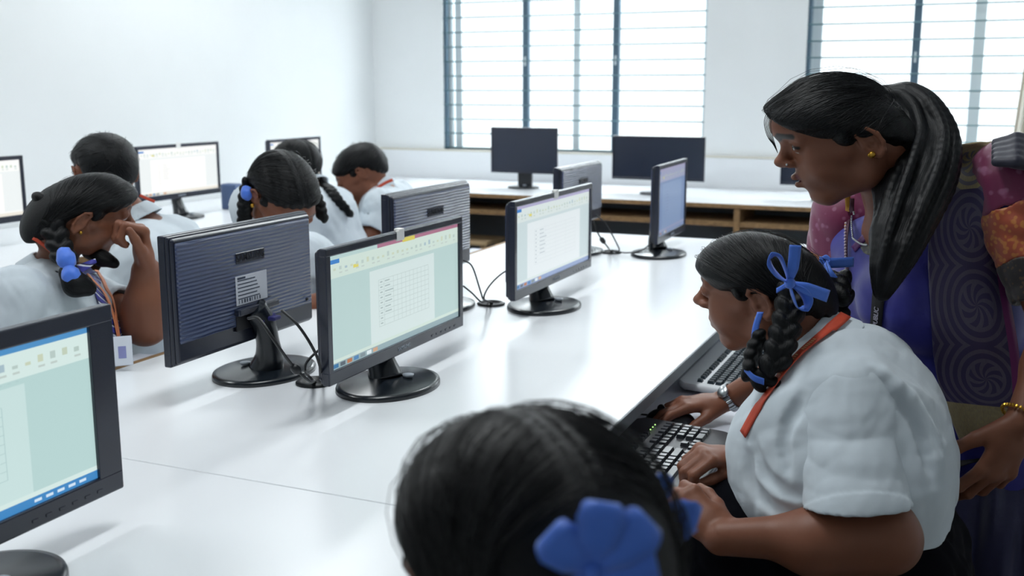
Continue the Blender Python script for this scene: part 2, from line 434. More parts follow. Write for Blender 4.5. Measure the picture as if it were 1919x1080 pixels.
def screen_mesh(W, H, style):
    """picture shown on the screen: flat coloured fields, back to front, y towards the viewer is negative"""
    b = MB(); ms = []
    lay = [0]
    def R(c, x0, x1, y0, y1):
        if c not in ms: ms.append(c)
        b.mi = ms.index(c); y = -.00004*lay[0]
        b.quad(((x0-.5)*W, y, (y0-.5)*H), ((x1-.5)*W, y, (y0-.5)*H), ((x1-.5)*W, y, (y1-.5)*H), ((x0-.5)*W, y, (y1-.5)*H))
    rnd = random.Random(3)
    if style['kind'] == 'off':
        R('#222c42', 0, 1, 0, 1)
    else:
        bg, page, rib, line = style['bg'], style['page'], style['rib'], style['line']
        R(bg, 0, 1, 0, 1); lay[0] += 1
        R(style['title'], style.get('t0', 0), 1, .962, 1); R(rib, 0, 1, .80, .962)
        R(style['task'], 0, 1, 0, .055); R(rib, 0, 1, .055, .085)
        lay[0] += 1
        if style.get('yellow'): R('#cfc35c', .52, .62, .955, 1)
        R('#3f7fc4', 0, .07, .925, .962)
        p0, p1 = style['px']; R(page, p0, p1, .085, .765)
        for k in range(26):
            x = .03+.037*k; R(rnd.choice(['#b3c6c0', '#bfccb8', '#a5bcc6', '#c6d0b8', '#b6c8c3']), x, x+.016, .865, .865+rnd.choice([.03, .045, .02]))
            if k % 3: R('#bccac5', x, x+.02, .832, .845)
        for x in (.16,): R('#d8cf6a', x, x+.035, .845, .875)
        for k in range(30): x = p0+(p1-p0)*k/30; R(line, x, x+.008, .785, .79)
        for k, c in enumerate(['#2f6f9e', '#55606a', '#b07048', '#4a7fb0', '#7a8a90', '#d9e4e8', '#c9a080']):
            R(c, .012+.045*k, .045+.045*k, .01, .045)
        if style['kind'] == 'blue':
            for k in range(5): R('#cfe2f2', .80+.035*k, .822+.035*k, .018, .036)
        lay[0] += 1
        t0, t1 = p0+(p1-p0)*.12, p1-(p1-p0)*.1
        rows = style.get('rows', 9); top, bot = .66, .22
        for k in range(rows+1):
            y = top+(bot-top)*k/rows; R(line, t0, t1, y, y+.004)
        for x in style.get('cols', (0, .1, .28, .36, .44, .52, .6, .68, .76, .84, .92, 1)):
            xx = t0+(t1-t0)*x; R(line, xx, xx+.0022, bot, top)
        for k in range(rows):
            y = top+(bot-top)*(k+.55)/rows
            R(style['ink'], t0+.012, t0+.03, y, y+.012)
            if k < rows-2: R(style['ink'], t0+(t1-t0)*.12, t0+(t1-t0)*(.2+.08*rnd.random()), y, y+.012)
    return b.mesh('screen'), [m_off if style['kind'] == 'off' else em(c, style.get('s', 1.)) for c in ms]
TEAL = dict(kind='doc', bg='#b4cdcb', page='#cfdedd', rib='#cbdcd3', line='#b3c4c3', ink='#a2b3b3', title='#a56f86', t0=.33, task='#8fa6ac', px=(.27, .78), yellow=True)
PALE = dict(kind='doc', bg='#c3d3d6', page='#dde5e8', rib='#d3dedd', line='#cfd8dc', ink='#b3bfc6', title='#a9a6c6', t0=0, task='#8b9ec4', px=(.14, .86), cols=(0, .25, .5, .75, 1))
WHITE = dict(kind='doc', bg='#e3e8e8', page='#f4f3f1', rib='#f0f1ef', line='#ecebe8', ink='#dadcdc', title='#efefed', task='#e2ddd2', px=(.14, .84), cols=(0, .3, .6, 1), s=1.12)
BLUE = dict(kind='blue', bg='#b5d2d0', page='#c6dedc', rib='#d3e6e2', line='#adc9c9', ink='#b5cdcc', title='#4f8fc4', task='#3f85c0', px=(.1, .8), rows=8, cols=(0, .16, .32, .48, .64, .82, 1))
REFL = dict(PALE, bg='#7f97c0', page='#8ba3c9', rib='#a3a8c8', line='#90a5c9', ink='#8094bb', s=.75)
OFF = dict(kind='off')
def monitor(label, loc, rz, W=.56, H=.255, zb=.06, style=OFF, dx=0., sy=0., bz=.016, bzb=.026, tag=False, group='black flat monitors', base=(.125, .100), textured=True, sticker=False, swoop=True, name='computer_monitor', brand=True, tilt=0., side=.0, thick=.03, neck_w=.03):
    t = thing(name, label, 'monitor', loc, rz, group)
    T = Matrix.Translation((dx, sy, zb)) @ Matrix.Rotation(tilt, 4, 'X')
    def part(b, n, m, par=t, M=T):
        me = b.mesh(n); me.transform(M); return link(n, me, m, par)
    b = MB(); w2 = W/2
    b.box(-w2+.0004, -w2+bz, .0004, .0156, bzb*.5, H-bz*.5, .0008, 1); b.box(w2-bz-side, w2-.0004, .0004, .0156, bzb*.5, H-bz*.5, .0008, 1); b.box(-w2, w2, 0, .016, 0, bzb, .0025); b.box(-w2, w2, 0, .016, H-bz, H, .0025)
    fr = part(b, 'bezel', m_bez)
    me, ms = screen_mesh(W-2*bz-side, H-bz-bzb, style); me.transform(T @ Matrix.Translation((-side/2, .0055, bzb+(H-bz-bzb)/2))); link('screen', me, ms, t)
    b = MB(); b.box(-w2+.002, w2-.002, .009, .022, .002, H-.002, .004); b.box(-w2+.006, w2-.006, .018, thick, .006, H-.006, .006, 3)
    bc = part(b, 'back_cover', m_bez)
    if textured:
        b = MB(); b.box(-w2+.014, w2-.012, thick-.002, thick+.004, .045, H-.014, .003); part(b, 'rippled_panel', m_back)
        y1 = thick+.0045
    else:
        y1 = thick+.0005
    flip = Matrix.Rotation(PI, 4, 'Z') @ Matrix.Rotation(PI/2, 4, 'X')
    if brand:
        b = MB(); b.box(-.047, .047, y1-.001, y1+.0006, H*.73-.011, H*.73+.011, .0006, 1); pl = part(b, 'logo_plate', m_bez)
        text('SAMSUNG', .020, m_logod, pl, T @ Matrix.Translation((0, y1+.0009, H*.73)) @ flip, spacing=1.05)
        text('SAMSUNG', .0105, m_logo, fr, T @ Matrix.Translation((0, -.0005, bzb*.5)) @ Matrix.Rotation(PI/2, 4, 'X'), spacing=1.1)
    for k in range(6):
        b = MB(); b.box(w2-.05-.022*k, w2-.04-.022*k, -.0012, .002, bzb*.32, bzb*.32+.004, .0005, 1); part(b, 'button', m_bez, fr)
    if sticker:
        b = MB(); b.box(-.052, .052, y1, y1+.0006, .088, .148, .0002, 1); st = part(b, 'rating_label', m_stick)
        b = MB()
        rnd = random.Random(5)
        for k in range(6):
            x0 = .046; x1 = x0-.03-.045*rnd.random(); z = .138-.0075*k
            b.box(x1, x0, y1+.0006, y1+.0009, z-.0011, z+.0011)
        for k in range(9):
            x = .044-.0085*k; b.box(x-.0035*rnd.random()-.0015, x, y1+.0006, y1+.0009, .091, .0985)
        b.box(.02, .046, y1+.0006, y1+.0009, .1405, .145)
        part(b, 'label_print', m_ink, st)
        b = MB(); b.box(-.075, .06, y1-.002, y1+.014, .068, .082, .003); hood = part(b, 'port_hood', m_bez)
        b = MB(); b.box(-.045, .055, y1-.004, y1+.001, .035, .07, .001); part(b, 'port_recess', m_black, hood)
        b = MB(); b.box(-.04, .005, y1, y1+.03, .046, .060, .003); b.box(-.03, -.005, y1+.028, y1+.05, .049, .058, .003); part(b, 'video_plug', m_vga, t)
        b = MB(); b.sphere((-w2+.035, y1, .058), .0035); part(b, 'screw', m_black, t)
    if tag:
        b = MB(); b.box(-.022, .008, -.0012, .0035, H-bz-.003, H+.0022, .0008, 1); b.box(-.013, .006, -.002, .012, H-.001, H+.005, .001, 1)
        o = part(b, 'paper_tag', m_tag); o['label'] = 'small white paper tag on the bezel'
    # stand
    b = MB()
    rx, ry = base
    b.lathe([(1.0, 0), (1.0, .006), (.985, .010), (.9, .012), (.5, .0155), (.26, .020), (.01, .021)], 72, rx, ry)
    bs = b.build('stand_base', m_base, t)
    b = MB()
    y0 = sy+thick*.6
    if swoop:   # neck rises from the disc and leans back into the cover
        pts = bez([(dx*.2, .012, .012), (dx*.3, .024, .05), (dx*.6, sy+thick+.016, zb+.035), (dx, sy+thick+.006, zb+.075)], 6)
        for k, (p, q) in enumerate(zip(pts, pts[1:])): pass
        b.tube(pts, [neck_w*(1.25-.45*min(1, 2.2*i/len(pts))+.35*max(0, i/len(pts)-.5)) for i in range(len(pts))], 20)
        for v in b.bm.verts: pass
    else:
        b.box(-neck_w, neck_w, sy+thick*.5, sy+thick+.012, .012, zb+.06, .004)
    b.build('stand_neck', m_base, t)
    b = MB(); b.lathe([(.01, .019), (.012, .024), (.004, .026)], 16, c=(.02, -.035, 0)); b.build('base_screw', m_logo, bs)
    return t
m_bead = mat('ferrite_black', '#15181d', .4)
def cable(mon, pts, r=.0028, m=None, bead=None, name='cable'):
    """a lead of this monitor; pts in the room"""
    M = (Matrix.Translation(mon.location) @ Matrix.Rotation(mon.rotation_euler.z, 4, 'Z')).inverted()
    q = bez(pts, 10); b = MB(); b.tube([M @ Vector(p) for p in q], r, 8)
    o = b.build(name, m or m_cable, mon)
    if bead is not None:
        i = int(bead*len(q)); b = MB(); b.tube([M @ Vector(p) for p in q[i:i+5]], [.005, .0085, .0088, .0085, .005], 12); b.build('ferrite_bead', m_bead, o)
    return o
A = PI/2
sit = lambda z: z-.75
# right-hand row of the desk, screens towards the keyboards on the right
M0 = monitor('nearest monitor, cut by the left frame edge, blue taskbar on its screen', (-1.066, .83, .75), A, W=.60, H=.262, zb=.052, style=BLUE, dx=-.045, sy=-.010, bz=.024, bzb=.028, side=.018, group='black monitors on the desk')
M1 = monitor('sharp monitor showing a table in a document, beside the dark rear of another monitor', (-1.068, 1.842, .75), A, W=.563, H=.256, zb=.060, style=TEAL, dx=.047, sy=-.012, tag=True, group='black monitors on the desk', side=.0)
M2 = monitor('middle monitor with a pale document on its screen, in the right row of the desk', (-1.07, 2.715, .75), A, W=.60, H=.258, zb=.060, style=PALE, dx=.063, sy=-.012, tag=True, group='black monitors on the desk')
M3 = monitor('farthest monitor in the right row, its screen seen almost edge-on', (-1.035, 3.765, .75), A+.03, W=.46, H=.285, zb=.045, style=REFL, dx=.17, sy=-.01, group='black monitors on the desk')
# left-hand row, backs towards the camera
B1 = monitor('monitor seen from behind, dark rippled back with a white rating label', (-1.365, 1.83, .75), -A, W=.464, H=.252, zb=.078, style=TEAL, dx=.052, sy=-.020, sticker=True, group='black monitors on the desk')
B2 = monitor('monitor seen from behind, bright rippled back, beyond the girl bending down', (-1.345, 2.60, .75), -A, W=.464, H=.242, zb=.097, style=PALE, dx=.042, sy=-.015, group='black monitors on the desk')
B3 = monitor('farthest monitor seen from behind, pale back, its loose leads hanging', (-1.335, 3.70, .75), -A, W=.46, H=.228, zb=.097, style=PALE, dx=-.055, sy=-.025, group='black monitors on the desk')
# along the left wall
LM = dict(group='monitors along the left wall', textured=False, base=(.11, .085))
L0 = monitor('white-screened monitor cut by the left frame edge, against the wall', (-3.40, 2.80, .75), A, W=.57, H=.255, zb=.09, style=WHITE, **LM)
L1 = monitor('monitor with a white document on its screen, beside the short-haired boy at the left wall', (-3.40, 3.985, .75), A, W=.57, H=.252, zb=.095, style=WHITE, tag=True, **LM)
L2 = monitor('pale monitor half hidden behind the head of the girl at the left wall', (-3.40, 4.92, .75), A, W=.49, H=.235, zb=.10, style=WHITE, **LM)
# on the counter under the windows
WM = dict(group='switched-off monitors under the windows', textured=False, base=(.10, .075), swoop=False, brand=False)
W1 = monitor('switched-off squarish monitor on the counter under the window, left one', (-2.518, 6.03, .75), 0, W=.437, H=.278, zb=.09, bz=.012, bzb=.016, neck_w=.045, **WM)
W2 = monitor('switched-off wide monitor on the counter under the window, beyond the edge-on screen', (-1.665, 5.98, .75), -.03, W=.55, H=.252, zb=.08, bz=.010, bzb=.014, neck_w=.03, **WM)
W3 = monitor('switched-off monitor peeking out behind the mouth of the woman', (-.70, 5.98, .75), 0, W=.54, H=.25, zb=.08, bz=.010, bzb=.014, neck_w=.03, **WM)
# leads
g = GR[0]
cable(B1, [P(528, 582, 1.93), P(560, 612, 1.92), P(590, 660, 1.93), P(603, 700, 1.98), (g[0]+.012, g[1]+.012, .752), (g[0], g[1], .70)])
cable(B1, [P(465, 597, 1.93), P(485, 598, 1.91), P(515, 640, 1.90), P(548, 685, 1.93), P(580, 715, 1.97), (g[0], g[1], .752), (g[0], g[1], .70)], bead=.50)
cable(M1, [P(640, 628, 2.04), P(606, 650, 2.02), P(577, 676, 2.0), P(572, 695, 2.0), P(585, 712, 2.0), (g[0]-.005, g[1], .752), (g[0], g[1], .70)], r=.0025)
g = GR[1]
cable(B2, [P(868, 488, 2.75), P(885, 500, 2.77), P(900, 545, 2.78), P(906, 562, 2.8), (g[0]-.01, g[1], .752), (g[0], g[1], .70)], r=.0022)
cable(B2, [P(868, 536, 2.75), P(885, 550, 2.76), P(903, 567, 2.78), (g[0], g[1], .752), (g[0], g[1], .70)], r=.0022)
cable(M2, [P(975, 500, 2.95), P(945, 510, 2.9), P(918, 535, 2.85), P(907, 560, 2.82), (g[0]+.005, g[1], .752), (g[0], g[1], .70)], r=.0022)
g = GR[2]
cable(B3, [P(1116, 402, 3.75), P(1135, 420, 3.75), P(1155, 455, 3.8), P(1160, 470, 3.82), (g[0], g[1], .752), (g[0], g[1], .70)], r=.0025)
cable(B3, [P(1112, 415, 3.75), P(1122, 440, 3.75), P(1140, 465, 3.78), (g[0], g[1], .752), (g[0], g[1], .70)], r=.003, bead=.3)
cable(M3, [P(1235, 440, 3.95), P(1205, 468, 3.9), P(1175, 474, 3.88), (g[0]+.01, g[1], .752), (g[0], g[1], .70)], r=.0025)

# ------------------------------------------------------------------ keyboards and mouse
m_kb = mat('keyboard_shell', '#15181f', .3, spec=.5); m_key = mat('key_plastic', '#20242c', .28, spec=.55)
m_kbw = mat('keyboard_shell_white', '#e9edf1', .35); m_keyw = mat('key_plastic_dark', '#22303a', .4)
m_led = mat('led_green', '#102010', .3, emit='#b6f08a', es=1.2)
def keyboard(label, loc, rz, ms, mk, W=.47, Dp=.175, band=0.):
    """local x = typist's right, y = away from typist"""
    t = thing('keyboard', label, 'keyboard', loc, rz, 'keyboards on the desk tray')
    b = MB()
    n = 40; prof = []
    for i in range(n+1):      # outline: bowed wrist rest, round ends
        a = PI*i/n
        prof.append((-W/2*math.copysign(abs(math.cos(a))**.35, math.cos(a)), -Dp*.42-.035*math.sin(a)**.6))
    back = [(W/2, Dp*.46), (W/2-.02, Dp*.55), (-W/2+.02, Dp*.55), (-W/2, Dp*.46)]
    pts = prof+back
    def ring(z, s, dy=0): return [b.bm.verts.new((x*s, y*s, z+.010*(y/Dp+.5))) for x, y in pts]
    rs = [ring(0, .985), ring(.006, 1), ring(.012, 1), ring(.016, .985)]
    for a, c in zip(rs, rs[1:]):
        for k in range(len(pts)): b.bm.faces.new((a[k], a[(k+1) % len(pts)], c[(k+1) % len(pts)], c[k])).smooth = True
    b.bm.faces.new(rs[0][::-1]); b.bm.faces.new(rs[-1])
    b.build('keyboard_body', ms, t)
    b = MB(); u = .0188
    def key(x, y, w=1., h=1.):
        z = .0155+.010*(y/Dp+.5); x0 = x-w*u/2+.0014; x1 = x+w*u/2-.0014; y0 = y-h*u/2+.0014; y1 = y+h*u/2-.0014
        lo = [b.bm.verts.new((a, c, z)) for a, c in ((x0, y0), (x1, y0), (x1, y1), (x0, y1))]
        i = .0022; hi = [b.bm.verts.new((a, c, z+.0075)) for a, c in ((x0+i, y0+i), (x1-i, y0+i), (x1-i, y1-i*.6), (x0+i, y1-i*.6))]
        for k in range(4): b.bm.faces.new((lo[k], lo[(k+1) % 4], hi[(k+1) % 4], hi[k]))
        b.bm.faces.new(hi)
    X0 = -W/2+.024; Y0 = -.052
    rows = [[1.25, 1.25, 1.25, 6.25, 1.25, 1.25, 1.25, 1.25], [2.25]+[1]*10+[2.75], [1.75]+[1]*11+[2.25], [1.5]+[1]*12+[1.5], [1]*13+[2]]
    for r, row in enumerate(rows):
        x = X0
        for w in row: key(x+w*u/2, Y0+r*u, w); x += w*u
    x = X0
    for k in range(13): key(x+u/2+(.6*u*((k+3)//4)), Y0+5.35*u, 1, .8); x += u
    xn = X0+15.35*u
    for k in range(3):
        key(xn+(k+.5)*u, Y0); key(xn+(k+.5)*u, Y0+3*u); key(xn+(k+.5)*u, Y0+4*u); key(xn+(k+.5)*u, Y0+5.35*u, 1, .8)
    key(xn+1.5*u, Y0+u)
    xp = xn+3.3*u
    key(xp+u, Y0, 2); key(xp+2.5*u, Y0)
    for r in range(1, 5):
        for k in range(4): key(xp+(k+.5)*u, Y0+r*u)
    key(xp+3.5*u, Y0)
    b.build('keys', mk, t)
    b = MB()
    for k in range(3): b.box(xp+(k*.9+.6)*u, xp+(k*.9+.72)*u, Y0+5.3*u, Y0+5.42*u, .026, .028)
    b.build('indicator_lights', m_led, t)
    return t
TRZ = TZ-.097
keyboard('black keyboard in front of the girl in the red lanyard', (-.505, 1.835, TRZ), A, m_kb, m_key)
keyboard('white keyboard with dark keys, farther along the tray', (-.50, 2.585, TRZ), A, m_kbw, m_keyw, W=.46)
mo = thing('computer_mouse', 'black mouse under the hand of the woman', 'mouse', (-.548, 2.125, TRZ), A)
b = MB(); b.sphere((0, 0, 0), 1, (.031, .056, .034), 28)
bmesh.ops.bisect_plane(b.bm, geom=b.bm.verts[:]+b.bm.edges[:]+b.bm.faces[:], plane_co=(0, 0, 0), plane_no=(0, 0, -1), clear_outer=True)
bmesh.ops.holes_fill(b.bm, edges=[e for e in b.bm.edges if e.is_boundary])
b.build('mouse_body', m_kb, mo)
b = MB(); b.tube([(-.003, .022, .031), (.003, .022, .031)], .008, 16); b.build('scroll_wheel', m_key, mo)
cabl = MB(); cabl.tube(bez([(0, .05, .012), (.01, .10, .006), (-.03, .16, .004), (.02, .19, .004)], 8), .002, 8); cabl.build('mouse_cable', m_cable, mo)

# ------------------------------------------------------------------ small things on the left counter, stool in the aisle
t = thing('desk_speaker', 'slim dark blue speaker beside the monitor at the left wall', 'speaker', (-3.42, 4.38, .75))
b = MB(); b.box(-.045, .045, -.035, .035, 0, .13, .008); b.build('cabinet', mat('speaker_blue', '#4a5f85', .5), t)
b = MB(); b.lathe([(.024, 0), (.026, .003), (.02, .002), (.001, .001)], 24); o = b.build('cone', m_black, t); o.location = (.045, 0, .075); o.rotation_euler = (0, A, 0)
t = thing('power_strip', 'black power box on the left counter beside the monitor foot', 'power strip', (-3.13, 4.10, .75), A)
b = MB(); b.box(-.07, .07, -.03, .03, 0, .042, .006); b.build('housing', m_black, t)
b = MB(); b.box(-.062, -.045, -.008, .008, .042, .046, .002, 1); b.build('switch', mat('switch_red', '#7a2323', .4), t)
m_wood = mat('stool_wood', '#b9a07c', .6, noise=(12, .12))
def stool(label, x, y, z=.45, m=None, cat='stool', rz=0.):
    t = thing('wooden_stool', label, cat, (x, y, 0), rz, 'wooden stools')
    b = MB(); b.box(-.16, .16, -.14, .14, z-.025, z, .006); b.build('seat', m or m_wood, t)
    for sx in (-1, 1):
        for sy in (-1, 1): b = MB(); b.box(sx*.125-.016, sx*.125+.016, sy*.105-.016, sy*.105+.016, 0, z-.025, .003, 1); b.build('leg', m or m_wood, t)
    return t
stool('pale wooden stool standing empty pushed under the window counter', -2.76, 5.80, .46)
# ------------------------------------------------------------------ people: building blocks
m_skin = mat('skin', '#5b3524', .48, attr='tint', bump=(900, .12, .0006), spec=.4)
m_hair = hair_mat('hair_black')
m_strand = mat('hair_strand', '#0b0c0f', .40, spec=.32)
m_hairs = hair_mat('hair_soft', base=(.010, .010, .012), rough=.5)
m_shirt = mat('shirt_cotton', '#ccd6de', .85, noise=(9, .02), bump=(1400, .25, .0006), sheen=.15)
m_navy = mat('navy_cloth', '#090a11', .95, bump=(700, .2, .0008), spec=.1)
m_ribbon = mat('ribbon_blue', '#4a7ce6', .5, bump=(500, .15, .0006), sheen=.3)
m_orange = mat('lanyard_red', '#c2452a', .55)
m_gold = mat('gold', '#c79a3c', .3, metal=.9)
m_steel = mat('steel', '#b9bec2', .3, metal=.9)
m_shoe = mat('shoe_black', '#0c0c0d', .4)
SK = np.array(lin('#7d4d38')); SKD = np.array(lin('#55342a'))
class Frame:
    """head frame; A = columns forward, left, up (their lengths stretch the head, a leaning up column slopes the face)"""
    def __init__(s, o, A):
        s.o = V(o); s.A = np.array(A, float); s.Mi = np.linalg.inv(s.A); s.s = abs(np.linalg.det(s.A))**(1/3)
        s.f, s.l, s.u = (unit(s.A[:, i]) for i in range(3))
    def __call__(s, x, y=None, z=None):
        if y is None: x, y, z = x
        return s.o+s.A @ np.array([x, y, z], float)
    def loc(s, X): return (X-s.o) @ s.Mi.T
    def ell(s, c, r, k=.01, sign=1):
        c = s(c); r = V(r); Mi = s.Mi; sc = s.s
        ext = np.sqrt(((s.A*r[None, :])**2).sum(1))
        def fn(X):
            p = (X-c) @ Mi.T
            k0 = np.sqrt(((p/r)**2).sum(1)); k1 = np.sqrt(((p/(r*r))**2).sum(1))
            return sc*k0*(k0-1)/np.maximum(k1, 1e-6)
        return (sign, fn, c-ext, c+ext, k*sc)
def head_frame(o, heading, fv=(1., 0.), uv=(0., 1.), sy=1., roll=0.):
    """heading: facing vector; fv, uv: the head's forward and up directions as (along heading, vertical)"""
    h = unit(V(heading[0], heading[1], 0)); l = np.cross(UZ, h); r = math.radians(roll)
    up = UZ*math.cos(r)+l*math.sin(r); l = l*math.cos(r)-UZ*math.sin(r)
    return Frame(o, np.stack([h*fv[0]+up*fv[1], l*sy, h*uv[0]+up*uv[1]], 1))
def nod(p, sx=1., sz=1.):
    p = math.radians(p); return dict(fv=(sx*math.cos(p), -sx*math.sin(p)), uv=(sz*math.sin(p), sz*math.cos(p)))
def seg_d(p, pts, r=0.):
    d = np.full(len(p), 9.)
    for a, b in zip(pts[:-1], pts[1:]):
        a, b = V(a), V(b); ba = b-a; h = np.clip((p-a) @ ba/(ba @ ba), 0, 1); d = np.minimum(d, np.sqrt(((p-a-h[:, None]*ba)**2).sum(1)))
    return d-r
def skull(back, fore):
    q = [((-.012+.094*(1-back), 0, .042), (.094*back, .075, .080)), ((.035, 0, .030), (.058, .060, .064), .02), ((-.045*back, 0, -.005), (.055*back, .062, .062), .03)]
    if fore: q.append(((.045+fore, 0, .050), (.048, .054, .044), .03))
    return q
def head_ops(F, eye=.5, mouth=.0, cheek=1., ears=True, nose=1., lipx=0., back=1., fore=0.):
    s = F.s; e = lambda c, r, k=.015, sign=1: F.ell(c, r, k, sign)
    c = lambda a, b, ra, rb, k=.012, sign=1: cone(F(a), F(b), ra*s, rb*s, k*s, sign)
    ch = lambda pts, rs, k, sign=1: [o for i in range(len(pts)-1) for o in [c(pts[i], pts[i+1], rs if np.isscalar(rs) else rs[i], rs if np.isscalar(rs) else rs[i+1], k, sign)]]
    O = [e(*q) for q in skull(back, fore)]+[e((.044, 0, -.028), (.050, .050, .062), .02),
         e((.030, 0, -.068), (.045, .040, .030), .02)]
    for y in (-1, 1):
        O += [c((-.004, y*.056, -.020), (.004, y*.050, -.062), .017, .015, .03), c((.004, y*.050, -.062), (.066, y*.018, -.100), .015, .013, .025),
              e((.050, y*.034, -.045), V(.030, .027, .032)*cheek, .025), c((.064, y*.040, -.008), (.022, y*.062, -.006), .013, .012, .02)]
    O += [e((.074, 0, -.100), (.018, .019, .015), .02), e((.073, 0, -.060), (.026, .028, .026), .02)]
    # brow ridge, sockets, nose
    for y in (-1, 1):
        O.append(c((.086, y*.014, .030), (.074, y*.046, .029), .009, .007, .015))
        O.append(e((.106, y*.032, .012), (.022, .016, .013), .016, -1))
    O += [c((.090, 0, .020), (.110*nose, 0, -.014), .0075, .0095, .012), e((.110*nose, 0, -.020), (.0125, .0115, .0105), .008)]
    for y in (-1, 1): O += [e((.100*nose, y*.0115, -.025), (.0115, .0075, .008), .005), e((.104*nose, y*.0065, -.0335), (.0055, .0035, .004), .002, -1)]
    # lids around the eyeballs
    for y in (-1, 1):
        O.append(e((.0800, y*.0315, .0110), (.0150, .0175, .0140), .004))
        O.append(e((.0960, y*.0320, .0105-.0025*(1-eye)), (.0120, .0140, .0012+.0056*eye), .0012, -1))
    # lips
    O += ch([(.081, .024, -.0595), (.094, .010, -.0525), (.0965, 0, -.054), (.094, -.010, -.0525), (.081, -.024, -.0595)], [.004, .0056, .0052, .0056, .004], .004)
    if lipx: O += ch([(.088, .012, -.0555), (.0965+lipx, .004, -.0535), (.0965+lipx, -.004, -.0535), (.088, -.012, -.0555)], [.004, .0055, .0055, .004], .004)+ch([(.086, .012, -.064), (.0945+lipx, .003, -.0672), (.0945+lipx, -.003, -.0672), (.086, -.012, -.064)], [.004, .0062, .0062, .004], .004)
    O += ch([(.081, .022, -.0605), (.0935, .006, -.0665), (.0935, -.006, -.0665), (.081, -.022, -.0605)], [.004, .0068, .0068, .004], .004)
    O += ch([(.086, .023, -.0598), (.104, 0, -.0592-.001*mouth), (.086, -.023, -.0598)], [.0008, .0012+.0035*mouth, .0008], .002, -1)
    if ears:
        for y in (-1, 1):
            E = lambda a, q, o: (-.012+a*.95+.2*q, y*(.0735+o), .002+q)
            O.append(e(E(0, 0, .004), (.0165, .006, .028), .006))
            rim = [E(.010, .004, .004), E(.0145, .018, .007), E(.007, .029, .010), E(-.006, .029, .012), E(-.0155, .016, .013), E(-.0155, -.002, .012), E(-.009, -.017, .009), E(.0, -.026, .005), E(.007, -.020, .003)]
            O += ch(rim, [.003, .0036, .0038, .0038, .0038, .0036, .0045, .0065, .004], .003)
            O += [e(E(.002, .010, .013), (.0065, .006, .009), .004, -1), e(E(.004, -.006, .012), (.006, .007, .0065), .004, -1)]
            O.append(e(E(.012, -.006, .005), (.004, .004, .006), .003))
    return O
def face_tint(F, base, lip='#6a3033', brow=1., kohl=.0, brown='#140e0d', bx=0.):
    lipc = np.array(lin(lip)); bc = np.array(lin(brown))
    def fn(v):
        p = F.loc(v); col = np.tile(base, (len(v), 1))
        near = (np.abs(p) < .14).all(1)
        q = p[near]; c = col[near]
        def mix(w, k):
            nonlocal c
            w = np.clip(w, 0, 1)[:, None]; c = c*(1-w)+k*w
        a = np.stack([q[:, 0], np.abs(q[:, 1]), q[:, 2]], 1)
        d = np.minimum(seg_d(a, [(.082, .022, -.059), (.096, .010, -.0525), (.0985, 0, -.054)]), seg_d(a, [(.082, .020, -.061), (.096, .004, -.067), (.097, 0, -.067)]))
        mix((.0078-d)/.0025, lipc)
        mix((.004*brow-seg_d(a, [(.099+bx, .012, .030), (.093+bx, .028, .037), (.079+bx*.6, .047, .033)]))/.002, bc)
        if kohl: mix((.0024+.0016*kohl-np.abs(seg_d(a, [(.096, .019, .0085), (.095, .032, .0165), (.084, .048, .0085)])))/.0018, bc); mix((.0020-seg_d(a, [(.096, .019, .0085), (.095, .033, .0045), (.084, .048, .0085)]))/.0015, bc)
        col[near] = c; return col
    return fn
def eyes(F, par, look=(0, 0, 0)):
    s = F.s
    for y in (-1, 1):
        c = F(.0795, y*.0315, .0110); n, m = 24, 16; vs = []; cs = []
        g = unit(F.f+F.l*look[1]+F.u*look[2])
        me = bpy.data.meshes.new('eye'); b = bmesh.new(); bmesh.ops.create_uvsphere(b, u_segments=24, v_segments=16, radius=.0128*s)
        for v in b.verts: v.co = v.co+Vector(c)
        for f in b.faces: f.smooth = True
        b.to_mesh(me); b.free()
        a = me.attributes.new('tint', 'FLOAT_COLOR', 'POINT')
        for i, v in enumerate(me.vertices):
            k = float(unit(np.array(v.co)-c) @ g)
            a.data[i].color = (*(lin('#0a0706') if k > .955 else lin('#25140d') if k > .86 else lin('#d5d3cf')), 1)
        link('eye', me, m_eye, par)
m_eye = mat('eye_wet', '#dddddd', .12, attr='tint', spec=.6)
